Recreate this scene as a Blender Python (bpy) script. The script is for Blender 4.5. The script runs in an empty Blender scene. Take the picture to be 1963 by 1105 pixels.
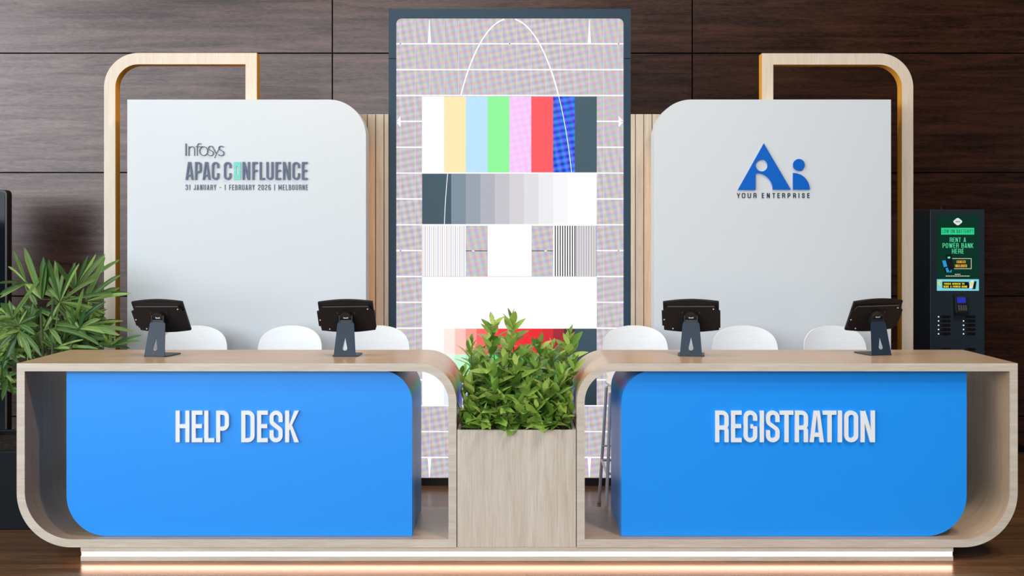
import bpy, math, random
from mathutils import Vector, Matrix

# ------------------------------------------------------------------ camera / measures
F, VX, VY, H = 1960.0, 977.0, 455.0, 1.628      # focal length in px, vanishing point, eye height (m)
C = bpy.context.scene.collection
def X(px, d): return (px - VX) * d / F
def Z(py, d): return H - (py - VY) * d / F
def PT(px, py, d): return Vector((X(px, d), d, Z(py, d)))

cam_data = bpy.data.cameras.new('camera')
cam = bpy.data.objects.new('camera', cam_data); C.objects.link(cam)
cam.location = (0, 0, H); cam.rotation_euler = (math.pi / 2, 0, 0)
cam_data.sensor_width = 36; cam_data.lens = 36 * F / 1963
cam_data.shift_x = 4.5 / 1963; cam_data.shift_y = -97.5 / 1963
sc = bpy.context.scene
sc.camera = cam
vs = sc.view_settings
vs.view_transform = 'Standard'; vs.look = 'None'; vs.exposure = 0.0; vs.gamma = 1.0; vs.use_curve_mapping = False

world = bpy.data.worlds.new('world'); sc.world = world
world.use_nodes = True
world.node_tree.nodes['Background'].inputs[0].default_value = (0.75, 0.88, 1, 1)
world.node_tree.nodes['Background'].inputs[1].default_value = 0.6

def area(name, loc, rot, sx, sy, power, col, spread=180):
    l = bpy.data.lights.new(name, 'AREA'); l.shape = 'RECTANGLE'; l.size = sx; l.size_y = sy
    l.energy = power; l.color = col; l.spread = math.radians(spread)
    o = bpy.data.objects.new(name, l); C.objects.link(o); o.location = loc; o.rotation_euler = rot
    return o
COOL = (0.86, 0.94, 1.0); WARM = (1.0, 0.78, 0.55)
R90 = math.pi / 2
# daylight through the glazing of the left wall and of the wall behind the camera
area('daylight_left', (-8.4, -0.4, 4.15), (0, -R90, 0), 4.5, 9.0, 900, COOL)
area('daylight_rear', (-4.0, -4.6, 3.4), (R90, 0, 0), 8.6, 5.8, 640, COOL)
# warm ceiling downlights above the desks, then two added fills
for lx in (-1.6, 0.0):
    area('downlight_and_fill', (lx, 5.6, 4.9), (0, 0, 0), 0.5, 0.5, 30, WARM)
area('downlight_and_fill', (2.6, 2.4, 6.9), (math.radians(26), 0, math.radians(6)), 0.6, 0.6, 140, (1.0, 0.88, 0.74))  # added warm fill, an unseen lamp that lifts the right side
area('downlight_and_fill', (3.4, 0.5, 6.9), (math.radians(36), 0, math.radians(19)), 0.6, 0.6, 12, (0.98, 0.97, 1.0), 48)  # added neutral fill aimed at the right desk front to brighten it

# ------------------------------------------------------------------ materials
def lin(c):
    return tuple(((v / 255) / 12.92 if v / 255 <= 0.04045 else ((v / 255 + 0.055) / 1.055) ** 2.4) for v in c)
def mat(name, col, rough=0.5, spec=0.5, metal=0.0, coat=0.0):
    m = bpy.data.materials.new(name); m.use_nodes = True
    b = m.node_tree.nodes['Principled BSDF']
    b.inputs['Base Color'].default_value = (*col, 1); b.inputs['Roughness'].default_value = rough
    b.inputs['Specular IOR Level'].default_value = spec; b.inputs['Metallic'].default_value = metal
    b.inputs['Coat Weight'].default_value = coat
    return m
def emit(name, col, s=1.0):
    m = bpy.data.materials.new(name); m.use_nodes = True
    b = m.node_tree.nodes['Principled BSDF']
    b.inputs['Base Color'].default_value = (0.02, 0.02, 0.02, 1); b.inputs['Roughness'].default_value = 0.6
    b.inputs['Specular IOR Level'].default_value = 0.2
    b.inputs['Emission Color'].default_value = (*col, 1); b.inputs['Emission Strength'].default_value = s
    return m
def speckle(m, scale=900, amt=0.06, bump=0.0):
    """fine powder-coat / orange-peel grain on a plain material"""
    nt = m.node_tree; b = nt.nodes['Principled BSDF']
    base = tuple(b.inputs['Base Color'].default_value)
    tc = nt.nodes.new('ShaderNodeTexCoord'); no = nt.nodes.new('ShaderNodeTexNoise')
    no.inputs['Scale'].default_value = scale; no.inputs['Detail'].default_value = 2
    nt.links.new(tc.outputs['Object'], no.inputs['Vector'])
    r = nt.nodes.new('ShaderNodeValToRGB')
    r.color_ramp.elements[0].position = 0.35; r.color_ramp.elements[1].position = 0.65
    r.color_ramp.elements[0].color = tuple(v * (1 - amt) for v in base[:3]) + (1,)
    r.color_ramp.elements[1].color = tuple(min(1, v * (1 + amt)) for v in base[:3]) + (1,)
    nt.links.new(no.outputs['Fac'], r.inputs['Fac']); nt.links.new(r.outputs['Color'], b.inputs['Base Color'])
    if bump:
        bp = nt.nodes.new('ShaderNodeBump'); bp.inputs['Strength'].default_value = bump; bp.inputs['Distance'].default_value = 0.002
        nt.links.new(no.outputs['Fac'], bp.inputs['Height']); nt.links.new(bp.outputs['Normal'], b.inputs['Normal'])
    return m
def wood(name, dark, light, grain='X', rough=0.45, scale=1.0, uv=False, spec=0.5, island=0.0, fine=0.5, lo=0.3, hi=0.7, sheen=0.0, fl=9):
    m = mat(name, light, rough, spec); nt = m.node_tree; b = nt.nodes['Principled BSDF']
    tc = nt.nodes.new('ShaderNodeTexCoord')
    src = tc.outputs['UV'] if uv else tc.outputs['Object']
    if island:
        g = nt.nodes.new('ShaderNodeNewGeometry'); ma = nt.nodes.new('ShaderNodeVectorMath'); ma.operation = 'MULTIPLY_ADD'
        cx = nt.nodes.new('ShaderNodeCombineXYZ')
        for i in range(3): nt.links.new(g.outputs['Random Per Island'], cx.inputs[i])
        nt.links.new(cx.outputs[0], ma.inputs[0]); ma.inputs[1].default_value = (17, 13, 11); nt.links.new(src, ma.inputs[2])
        src = ma.outputs[0]
    def noise(sl, sc_, det, dist):
        mp = nt.nodes.new('ShaderNodeMapping')
        v = [sc_, sc_, sc_]; v[{'X': 0, 'Y': 1, 'Z': 2}[grain]] = sl
        mp.inputs['Scale'].default_value = v
        no = nt.nodes.new('ShaderNodeTexNoise'); no.inputs['Scale'].default_value = 1.0
        no.inputs['Detail'].default_value = det; no.inputs['Roughness'].default_value = 0.6; no.inputs['Distortion'].default_value = dist
        nt.links.new(src, mp.inputs['Vector']); nt.links.new(mp.outputs['Vector'], no.inputs['Vector'])
        return no.outputs['Fac']
    a = noise(1.6 * scale, 26 * scale, 4, 0.7); c = noise(fl * scale, 240 * scale, 3, 0.0)
    mx = nt.nodes.new('ShaderNodeMix'); mx.data_type = 'FLOAT'; mx.inputs[0].default_value = fine
    nt.links.new(a, mx.inputs[2]); nt.links.new(c, mx.inputs[3])
    r = nt.nodes.new('ShaderNodeValToRGB')
    r.color_ramp.elements[0].position = lo; r.color_ramp.elements[1].position = hi
    r.color_ramp.elements[0].color = (*dark, 1); r.color_ramp.elements[1].color = (*light, 1)
    nt.links.new(mx.outputs[0], r.inputs['Fac']); nt.links.new(r.outputs['Color'], b.inputs['Base Color'])
    if sheen:                                  # the open grain takes less polish than the dense grain
        mr = nt.nodes.new('ShaderNodeMapRange'); mr.inputs['From Min'].default_value = lo; mr.inputs['From Max'].default_value = hi
        mr.inputs['To Min'].default_value = spec - sheen; mr.inputs['To Max'].default_value = spec + sheen
        nt.links.new(mx.outputs[0], mr.inputs['Value']); nt.links.new(mr.outputs['Result'], b.inputs['Specular IOR Level'])
    return m

OAK_D, OAK_L = (0.49, 0.40, 0.31), (0.74, 0.655, 0.555)
M = {}
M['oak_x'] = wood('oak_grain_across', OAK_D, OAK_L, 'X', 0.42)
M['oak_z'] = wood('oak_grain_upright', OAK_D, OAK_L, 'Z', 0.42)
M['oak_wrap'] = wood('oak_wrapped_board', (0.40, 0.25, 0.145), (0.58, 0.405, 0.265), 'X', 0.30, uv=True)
M['hoop'] = wood('oak_arch', (0.60, 0.49, 0.38), (0.76, 0.66, 0.54), 'Z', 0.45)
M['hoop_side'] = wood('oak_edge_orange_light', (0.86, 0.33, 0.025), (0.97, 0.47, 0.05), 'Z', 0.5)  # same oak; orange cast of the light on the arch sides put into its colour
M['slat'] = wood('oak_slats', (0.46, 0.37, 0.27), (0.66, 0.56, 0.44), 'Z', 0.5, island=1)
M['wall'] = wood('dark_timber_panels', (0.004, 0.0013, 0.0008), (0.062, 0.020, 0.009), 'X', 0.285, 0.8, spec=0.74, island=1, fine=0.42, lo=0.37, hi=0.66, sheen=0.17, fl=28)
M['wall'].node_tree.nodes['Principled BSDF'].inputs['Specular Tint'].default_value = (1.0, .86, .84, 1)
M['joint'] = mat('panel_joint', (0.004, 0.003, 0.003), 0.9, 0.1)
M['floor'] = wood('dark_timber_floor', (0.055, 0.024, 0.010), (0.21, 0.105, 0.046), 'X', 0.24, 0.6, spec=0.42, island=1, fine=0.35)
M['white_board'] = speckle(mat('white_board', (0.65, 0.685, 0.71), 0.5, 0.3), 300, 0.01)
M['blue'] = speckle(mat('blue_laminate', (0.010, 0.30, 0.95), 0.36, 0.55), 420, 0.10)
M['white_letter'] = mat('white_acrylic', (0.86, 0.87, 0.88), 0.35)
M['navy_letter'] = mat('slate_navy_acrylic', lin((72, 84, 112)), 0.4)
M['slate_letter'] = mat('slate_vinyl', lin((66, 78, 98)), 0.4)
M['teal'] = mat('teal_acrylic', lin((108, 200, 188)), 0.4)
M['logo_blue'] = mat('logo_blue_acrylic', lin((0, 96, 196)), 0.35)
M['ink'] = mat('dark_vinyl', lin((34, 44, 56)), 0.4)
M['bezel'] = speckle(mat('screen_frame_grey', lin((38, 60, 78)), 0.5, 0.3), 600, 0.05)
M['led_off'] = speckle(mat('unlit_pixels', lin((68, 90, 103)), 0.6, 0.2), 240, 0.05)
M['black'] = mat('black_plastic', (0.012, 0.012, 0.014), 0.4)
M['tablet'] = speckle(mat('black_powder_coat', (0.009, 0.008, 0.009), 0.5, 0.3), 900, 0.3)
M['stand'] = speckle(mat('charcoal_steel', lin((36, 50, 66)), 0.45, 0.3), 900, 0.2)
M['edge_metal'] = mat('bare_edge', (0.5, 0.5, 0.5), 0.3, metal=1.0)
M['plastic_white'] = wood('white_stained_ply', (0.76, 0.77, 0.78), (0.86, 0.87, 0.87), 'X', 0.38)
M['ply_edge'] = mat('pale_ply_edge', (0.80, 0.76, 0.70), 0.5)
M['tube'] = mat('grey_tube_steel', (0.62, 0.62, 0.64), 0.4, 0.5, 0.0)
M['foot'] = mat('rubber_foot', (0.5, 0.5, 0.5), 0.6)
M['pot'] = mat('black_fibreglass', (0.003, 0.005, 0.007), 0.4, 0.14)
M['soil'] = speckle(mat('potting_soil', (0.03, 0.022, 0.016), 0.95, 0.2), 60, 0.6, 0.8)
M['stem'] = mat('brown_stem', (0.14, 0.10, 0.045), 0.6)
M['cane'] = mat('green_cane', (0.045, 0.06, 0.02), 0.7)
M['led'] = emit('warm_led_strip', (1.0, 0.57, 0.40), 15.0)
M['kiosk'] = speckle(mat('kiosk_charcoal', lin((38, 53, 64)), 0.4), 700, 0.15)
M['slot'] = mat('slot_black', (0.004, 0.004, 0.005), 0.35)
M['plaster'] = mat('pale_plaster', (0.22, 0.21, 0.20), 0.8)
M['frame'] = mat('dark_window_frame', (0.03, 0.03, 0.03), 0.4)
def glass():
    m = bpy.data.materials.new('window_glass'); m.use_nodes = True
    b = m.node_tree.nodes['Principled BSDF']; b.inputs['Transmission Weight'].default_value = 1
    b.inputs['Roughness'].default_value = 0; b.inputs['IOR'].default_value = 1.45
    return m
M['glass'] = glass()
def leafmat(name, cols, rough, back=1.25):
    m = mat(name, cols[0], rough); nt = m.node_tree; b = nt.nodes['Principled BSDF']
    g = nt.nodes.new('ShaderNodeNewGeometry'); r = nt.nodes.new('ShaderNodeValToRGB')
    while len(r.color_ramp.elements) < len(cols): r.color_ramp.elements.new(0.5)
    for i, c in enumerate(cols):
        r.color_ramp.elements[i].position = i / (len(cols) - 1); r.color_ramp.elements[i].color = (*c, 1)
    nt.links.new(g.outputs['Random Per Island'], r.inputs['Fac'])
    mx = nt.nodes.new('ShaderNodeMix'); mx.data_type = 'RGBA'; mx.blend_type = 'MULTIPLY'
    mx.inputs[0].default_value = 1
    bk = nt.nodes.new('ShaderNodeMix'); bk.data_type = 'RGBA'
    bk.inputs[6].default_value = (1, 1, 1, 1); bk.inputs[7].default_value = (back * 1.1, back, back * 1.1, 1)
    nt.links.new(g.outputs['Backfacing'], bk.inputs[0])
    nt.links.new(r.outputs['Color'], mx.inputs[6]); nt.links.new(bk.outputs[2], mx.inputs[7])
    nt.links.new(mx.outputs[2], b.inputs['Base Color'])
    b.inputs['Subsurface Weight'].default_value = 0.0
    tr = nt.nodes.new('ShaderNodeBsdfTranslucent'); ms = nt.nodes.new('ShaderNodeMixShader'); ms.inputs[0].default_value = 0.18
    nt.links.new(mx.outputs[2], tr.inputs['Color'])
    out = nt.nodes['Material Output']
    nt.links.new(b.outputs[0], ms.inputs[1]); nt.links.new(tr.outputs[0], ms.inputs[2]); nt.links.new(ms.outputs[0], out.inputs['Surface'])
    return m
M['leaf'] = leafmat('shrub_leaf', [(0.08, 0.20, 0.025), (0.19, 0.36, 0.055), (0.33, 0.50, 0.09), (0.46, 0.60, 0.15)], 0.32)
M['palm'] = leafmat('palm_leaf', [(0.028, 0.09, 0.022), (0.065, 0.16, 0.035), (0.13, 0.25, 0.05), (0.27, 0.38, 0.09)], 0.40)

# ------------------------------------------------------------------ mesh helpers
class MB:
    def __init__(s): s.v = []; s.f = []; s.m = []; s.uv = {}
    def vert(s, p): s.v.append(tuple(p)); return len(s.v) - 1
    def face(s, idx, m=0, uv=None):
        s.f.append(tuple(idx)); s.m.append(m)
        if uv: s.uv[len(s.f) - 1] = uv
    def quad(s, a, b, c, d, m=0): s.face([s.vert(a), s.vert(b), s.vert(c), s.vert(d)], m)
    def box(s, x0, x1, y0, y1, z0, z1, m=0, mtx=None):
        pts = [(x, y, z) for z in (z0, z1) for y in (y0, y1) for x in (x0, x1)]
        if mtx is not None: pts = [mtx @ Vector(p) for p in pts]
        i = [s.vert(p) for p in pts]
        for q in ((0, 2, 3, 1), (4, 5, 7, 6), (0, 1, 5, 4), (2, 6, 7, 3), (0, 4, 6, 2), (1, 3, 7, 5)): s.face([i[k] for k in q], m)
    def prism(s, pts, y0, y1, m=0, ms=None, mtx=None):
        """2-D outline in x,z swept from y0 (front) to y1"""
        ms = m if ms is None else ms
        area2 = sum(pts[i][0] * pts[(i + 1) % len(pts)][1] - pts[(i + 1) % len(pts)][0] * pts[i][1] for i in range(len(pts)))
        if area2 < 0: pts = pts[::-1]
        T = (lambda p: mtx @ Vector(p)) if mtx is not None else (lambda p: p)
        a = [s.vert(T((p[0], y0, p[1]))) for p in pts]; b = [s.vert(T((p[0], y1, p[1]))) for p in pts]
        s.face(a, m); s.face(b[::-1], m); n = len(pts)
        for i in range(n):
            j = (i + 1) % n; s.face([a[j], a[i], b[i], b[j]], ms)
    def ribbon(s, L, R, y0, y1, closed=False, m=0, ms=None):
        """band between two polylines L and R (same count) in x,z swept y0..y1, uv along its length on the side faces"""
        ms = m if ms is None else ms
        n = len(L)
        lf = [s.vert((p[0], y0, p[1])) for p in L]; rf = [s.vert((p[0], y0, p[1])) for p in R]
        lb = [s.vert((p[0], y1, p[1])) for p in L]; rb = [s.vert((p[0], y1, p[1])) for p in R]
        u = 0.0
        for i in range(n if closed else n - 1):
            j = (i + 1) % n
            d = math.hypot(L[j][0] - L[i][0], L[j][1] - L[i][1])
            s.face([lf[i], rf[i], rf[j], lf[j]], m); s.face([lb[j], rb[j], rb[i], lb[i]], m)
            s.face([lf[j], lb[j], lb[i], lf[i]], ms, [(u + d, y0), (u + d, y1), (u, y1), (u, y0)])
            s.face([rf[i], rb[i], rb[j], rf[j]], ms, [(u, y0), (u, y1), (u + d, y1), (u + d, y0)])
            u += d
        if not closed:
            s.face([lf[0], lb[0], rb[0], rf[0]], m); s.face([rf[-1], rb[-1], lb[-1], lf[-1]], m)
    def tube(s, pts, r, n=10, m=0, cap=True):
        pts = [Vector(p) for p in pts]; rings = []
        rr = r if isinstance(r, (list, tuple)) else [r] * len(pts)
        for k, p in enumerate(pts):
            t = (pts[min(k + 1, len(pts) - 1)] - pts[max(k - 1, 0)]).normalized()
            ref = Vector((0, 0, 1)) if abs(t.z) < 0.9 else Vector((1, 0, 0))
            a = t.cross(ref).normalized(); b = t.cross(a)
            rings.append([s.vert(p + (a * math.cos(2 * math.pi * q / n) + b * math.sin(2 * math.pi * q / n)) * rr[k]) for q in range(n)])
        for k in range(len(rings) - 1):
            for q in range(n): s.face([rings[k][q], rings[k][(q + 1) % n], rings[k + 1][(q + 1) % n], rings[k + 1][q]], m)
        if cap: s.face(rings[0][::-1], m); s.face(rings[-1], m)
    def build(s, name, mats, parent=None, smooth=False, bevel=0.0, fix=False):
        me = bpy.data.meshes.new(name); me.from_pydata(s.v, [], s.f)
        for q in (mats if isinstance(mats, (list, tuple)) else [mats]): me.materials.append(q)
        me.polygons.foreach_set('material_index', s.m)
        if s.uv:
            ul = me.uv_layers.new(name='UVMap')
            for p in me.polygons:
                if p.index in s.uv:
                    for li, c in zip(p.loop_indices, s.uv[p.index]): ul.data[li].uv = c
        me.update()
        if fix:
            import bmesh
            bm = bmesh.new(); bm.from_mesh(me); bmesh.ops.recalc_face_normals(bm, faces=bm.faces); bm.to_mesh(me); bm.free()
        if smooth:
            me.polygons.foreach_set('use_smooth', [True] * len(me.polygons))
            me.set_sharp_from_angle(angle=math.radians(40))
        o = bpy.data.objects.new(name, me); C.objects.link(o)
        if parent: o.parent = parent
        if bevel:
            b = o.modifiers.new('bevel', 'BEVEL'); b.width = bevel; b.segments = 2; b.limit_method = 'ANGLE'; b.angle_limit = math.radians(50)
        return o
def tag(o, label, cat, group=None):
    o['label'] = label; o['category'] = cat
    if group: o['group'] = group
    return o
def thing(name, label, cat, loc=(0, 0, 0), rz=0.0, group=None):
    o = bpy.data.objects.new(name, None); C.objects.link(o); o.location = loc; o.rotation_euler = (0, 0, rz)
    o.empty_display_size = 0.1
    return tag(o, label, cat, group)
def struct(name, mb, mats, **k):
    o = mb.build(name, mats, **k); o['kind'] = 'structure'; return o
def local(root):
    """build parts in world measures, then hang them on the root without moving them"""
    inv = Matrix.Translation(-Vector(root.location))
    for ch in root.children:
        if ch.type == 'MESH' and not ch.get('done'):
            ch.data.transform(inv); ch['done'] = 1
            for g in ch.children:
                if g.type == 'MESH' and not g.get('done'): g.data.transform(inv); g['done'] = 1
    for ch in root.children:
        for g in list(ch.children) + [ch]:
            if 'done' in g: del g['done']

def rounded(pts, seg=10, closed=True):
    """polyline with per-point radius (x,z,r) -> points"""
    out = []; n = len(pts)
    for i, p in enumerate(pts):
        r = p[2] if len(p) > 2 else 0
        if r <= 0 or (not closed and i in (0, n - 1)): out.append((p[0], p[1])); continue
        P = Vector(p[:2]); a = (Vector(pts[(i - 1) % n][:2]) - P); b = (Vector(pts[(i + 1) % n][:2]) - P)
        la, lb = a.length, b.length; a.normalize(); b.normalize()
        half = math.acos(max(-1, min(1, a.dot(b)))) / 2
        ra_ = la * (.5 if len(pts[(i - 1) % n]) > 2 and pts[(i - 1) % n][2] > 0 else .999); rb_ = lb * (.5 if len(pts[(i + 1) % n]) > 2 and pts[(i + 1) % n][2] > 0 else .999)
        tl = min(r / math.tan(half), ra_, rb_); rr = tl * math.tan(half)
        cdir = (a + b).normalized(); cen = P + cdir * (rr / math.sin(half))
        s0 = P + a * tl - cen; s1 = P + b * tl - cen
        a0 = math.atan2(s0.y, s0.x); da = math.atan2(s1.y, s1.x) - a0
        while da > math.pi: da -= 2 * math.pi
        while da < -math.pi: da += 2 * math.pi
        for k in range(seg + 1): out.append((cen.x + rr * math.cos(a0 + da * k / seg), cen.y + rr * math.sin(a0 + da * k / seg)))
    return out
def offset(path, t, closed=False):
    L, R = [], []; n = len(path)
    for i in range(n):
        p = Vector(path[i])
        a = Vector(path[(i - 1) % n]) if (closed or i > 0) else None
        b = Vector(path[(i + 1) % n]) if (closed or i < n - 1) else None
        d0 = (p - a).normalized() if a is not None else (b - p).normalized()
        d1 = (b - p).normalized() if b is not None else d0
        n0 = Vector((-d0.y, d0.x)); n1 = Vector((-d1.y, d1.x)); mm = (n0 + n1)
        if mm.length < 1e-6: mm = n0
        mm.normalize(); k = min(2.5, 1 / max(0.2, mm.dot(n1)))
        L.append(tuple(p + mm * t / 2 * k)); R.append(tuple(p - mm * t / 2 * k))
    return L, R

# ------------------------------------------------------------------ condensed sign lettering
def glyph(ch, w, t, A=1.0):
    """strokes of a capital in a box w x 1; A scales the vertical stroke weight. ('s', path, closed) or ('p', polygon)"""
    l, r, b, T = t / 2, w - t / 2, t / 2, 1 - t / 2
    q = min((w - t) * 0.49, 0.145 + t * 0.25); S = []
    def st(*p, closed=False): S.append(('s', rounded(list(p), 7, closed), closed))
    def po(*p): S.append(('p', list(p)))
    if ch == 'H': st((l, 0), (l, 1)); st((r, 0), (r, 1)); st((t, .51), (w - t, .51))
    elif ch == 'E': st((l, 0), (l, 1)); st((t, T), (w, T)); st((t, .51), (w * .95, .51)); st((t, b), (w, b))
    elif ch == 'F': st((l, 0), (l, 1)); st((t, T), (w, T)); st((t, .51), (w * .95, .51))
    elif ch == 'L': st((l, 0), (l, 1)); st((t, b), (w, b))
    elif ch == 'I': st((w / 2, 0), (w / 2, 1))
    elif ch == 'T': st((0, T), (w, T)); st((w / 2, 0), (w / 2, 1 - t))
    elif ch == 'P': st((l, 0), (l, 1)); st((t, T), (r, T, q), (r, .43, q), (t, .43))
    elif ch == 'R': st((l, 0), (l, 1)); st((t, T), (r, T, q), (r, .46, q * .8), (t, .46)); st((r - t * .7, .46), (r, .42, t * .8), (r, 0))
    elif ch == 'B': st((l, 0), (l, 1)); st((t, T), (r - .02, T, q), (r - .02, .53, q * .8), (t, .53)); st((r - t, .53), (r, .53, q * .8), (r, b, q), (t, b))
    elif ch == 'D': st((l, 0), (l, 1)); st((t, T), (r, T, q), (r, b, q), (t, b))
    elif ch in 'O0': st((l, .5), (l, T, q), (r, T, q), (r, b, q), (l, b, q), closed=True)
    elif ch == 'C': st((r, .66), (r, T, q), (l, T, q), (l, b, q), (r, b, q), (r, .37))
    elif ch == 'G': st((r, .68), (r, T, q), (l, T, q), (l, b, q), (r, b, q), (r, .50)); st((r - t / 2, .50), (w * .5, .50))
    elif ch == 'S': st((r, .64), (r, T, q), (l, T, q), (l, .62, q), (r, .40, q), (r, b, q), (l, b, q), (l, .38))
    elif ch == 'U': st((l, 1), (l, b, q), (r, b, q), (r, 1))
    elif ch == 'J': st((r, 1), (r, b, q), (l, b, q), (l, .28))
    elif ch == 'A':
        po((0, 0), (t, 0), (w / 2 + t * .12, 1), (w / 2 - t * .72, 1)); po((w, 0), (w - t, 0), (w / 2 - t * .12, 1), (w / 2 + t * .72, 1))
        st((w * .22, .235), (w * .78, .235))
    elif ch == 'N': st((l, 0), (l, 1)); st((r, 0), (r, 1)); po((t * .1, 1), (t * 1.15, 1), (w - t * .1, 0), (w - t * 1.15, 0))
    elif ch == 'M': st((l, 0), (l, 1)); st((r, 0), (r, 1)); po((t * .1, 1), (t * 1.1, 1), (w / 2 + t * .5, .2), (w / 2 - t * .5, .2)); po((w - t * .1, 1), (w - t * 1.1, 1), (w / 2 - t * .5, .2), (w / 2 + t * .5, .2))
    elif ch == 'W': po((0, 1), (t, 1), (w * .3 + t * .4, 0), (w * .3 - t * .5, 0)); po((w, 1), (w - t, 1), (w * .7 - t * .4, 0), (w * .7 + t * .5, 0)); po((w * .5 - t * .45, 1), (w * .5 + t * .45, 1), (w * .3 + t * .4, 0), (w * .3 - t * .4, 0)); po((w * .5 - t * .45, 1), (w * .5 + t * .45, 1), (w * .7 + t * .4, 0), (w * .7 - t * .4, 0))
    elif ch == 'K': st((l, 0), (l, 1)); po((t, .36), (t, .56), (w - t * 1.1, 1), (w, 1)); po((w * .42, .62), (w * .30, .50), (w - t * 1.15, 0), (w, 0))
    elif ch == 'Y': po((0, 1), (t * 1.05, 1), (w / 2 + t * .5, .40), (w / 2 - t * .5, .40)); po((w, 1), (w - t * 1.05, 1), (w / 2 - t * .5, .40), (w / 2 + t * .5, .40)); st((w / 2, 0), (w / 2, .45))
    elif ch == '1': st((w * .6, 0), (w * .6, 1)); po((w * .6 - t / 2, 1), (w * .6 - t / 2, 1 - t * 1.4), (w * .15, .80), (w * .15, .80 + t))
    elif ch == '2': st((l, .70), (l, T, q), (r, T, q), (r, .60, q), (l, .26, q), (l, b)); st((t, b), (w, b))
    elif ch == '3': st((l, .68), (l, T, q), (r, T, q), (r, .54, q * .8), (w * .4, .54)); st((w * .5, .54), (r, .54, q * .8), (r, b, q), (l, b, q), (l, .32))
    elif ch == '6': st((l, .30), (l, .55, q), (r, .55, q), (r, b, q), (l, b, q), closed=True); st((l, .4), (l, T, q), (r, T, q), (r, .74))
    elif ch == '-': st((w * .1, .5), (w * .9, .5))
    elif ch == '|': st((w / 2, -.05), (w / 2, 1.05))
    elif ch == '?': st((l, .70), (l, T, q), (r, T, q), (r, .55, q), (w / 2, .42, q * .5), (w / 2, .24)); st((w / 2, 0), (w / 2, t * 1.1))
    return S
def glyph_mesh(mb, strokes, w, t, x0, z0, h, y0, y1, sx=1.0):
    """place strokes: box units scaled by h; sx stretches x"""
    for n_, s in enumerate(strokes):
        if n_: y0 = y0 + (y1 - y0) * .012          # abutting strokes never share a plane
        if s[0] == 'p': mb.prism([(x0 + p[0] * h * sx, z0 + p[1] * h) for p in s[1]], y0, y1)
        else:
            L, R = offset(s[1], t, s[2])
            mb.ribbon([(x0 + p[0] * h * sx, z0 + p[1] * h) for p in L], [(x0 + p[0] * h * sx, z0 + p[1] * h) for p in R], y0, y1, s[2])
GW = {'I': .14, 'M': .52, 'W': .6, '1': .22, '-': .24, '|': .16, ' ': .2, 'J': .30, 'L': .31, 'E': .32, 'F': .31}
def text_line(mb, s, x0, x1, z0, z1, y0, y1, t=.11, gap=.12, w=.38):
    h = z1 - z0; ws = [(GW.get(c, w) * w / .38 if c != 'I' else max(t, .14)) for c in s]
    tot = sum(ws) + gap * (len(s) - 1); sx = (x1 - x0) / (tot * h); u = 0
    for c, wc in zip(s, ws):
        if c != ' ': glyph_mesh(mb, glyph(c, wc, t), wc, t, x0 + u * h * sx, z0, h, y0, y1, sx)
        u += wc + gap
def big_word(boxes, pz0, pz1, d, thick, t, mat_, parent, gap=0.0006):
    """boxes: (char, px0, px1) measured on the sign face"""
    z0, z1 = Z(pz1, d), Z(pz0, d); h = z1 - z0
    for ch, a, b in boxes:
        mb = MB(); xa, xb = X(a, d), X(b, d); w = (xb - xa) / h
        glyph_mesh(mb, glyph(ch, w, t), w, t, xa, z0, h, d - thick, d - gap)
        mb.build('letter', mat_, parent, fix=True)

# ------------------------------------------------------------------ the room
D_WALL = 7.745
mb = MB(); mb.box(-9.2, 6.2, D_WALL + .02, D_WALL + .2, 0, 7.2, 1)
pw, ph_, j = 690 * D_WALL / F, 0.912, 0.005
xs = X(637, D_WALL) - 3 * pw
zs = Z(568, D_WALL)
rows = [(0.0, Z(568, D_WALL) - ph_), (Z(568, D_WALL) - ph_, Z(568, D_WALL)), (Z(568, D_WALL), Z(331, D_WALL)), (Z(331, D_WALL), Z(102, D_WALL)), (Z(102, D_WALL), Z(102, D_WALL) + .91), (Z(102, D_WALL) + .91, Z(102, D_WALL) + 1.82), (Z(102, D_WALL) + 1.82, Z(102, D_WALL) + 2.73), (Z(102, D_WALL) + 2.73, 7.2)]
for za, zb in rows:
    if zb - za < .02: continue
    k = xs
    while k < 6.2:
        a, b = max(k, -9.2), min(k + pw, 6.2)
        if b - a > .05: mb.box(a + j, b - j, D_WALL, D_WALL + .03, za + j, zb - j, 0)
        k += pw
struct('wall_back', mb, [M['wall'], M['joint']])
mb = MB(); mb.box(-9.2, 6.2, D_WALL - .012, D_WALL, 0, .05); struct('baseboard_back', mb, M['joint'])
mb = MB(); mb.box(-9.2, 6.2, -5, D_WALL + .2, -.12, -.004, 1)
yy, row = -5.0, 0
random.seed(3)
while yy < D_WALL + .1:
    xx = -9.2 - random.random() * 2
    while xx < 6.2:
        L_ = 2.4
        xa_, xb_ = max(xx, -9.2), min(xx + L_, 6.2)
        if xb_ > xa_: mb.quad((xa_, yy, 0), (xb_, yy, 0), (xb_, yy + .18, 0), (xa_, yy + .18, 0), 0)
        xx += L_
    yy += .18
struct('floor', mb, [M['floor'], M['joint']])
mb = MB(); mb.box(-9.2, 6.2, -5, D_WALL + .2, 7.2, 7.35); struct('ceiling', mb, M['plaster'])
mb = MB(); mb.box(6.0, 6.2, -5, D_WALL + .2, 0, 7.2); struct('wall_right', mb, M['wall'])
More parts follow.
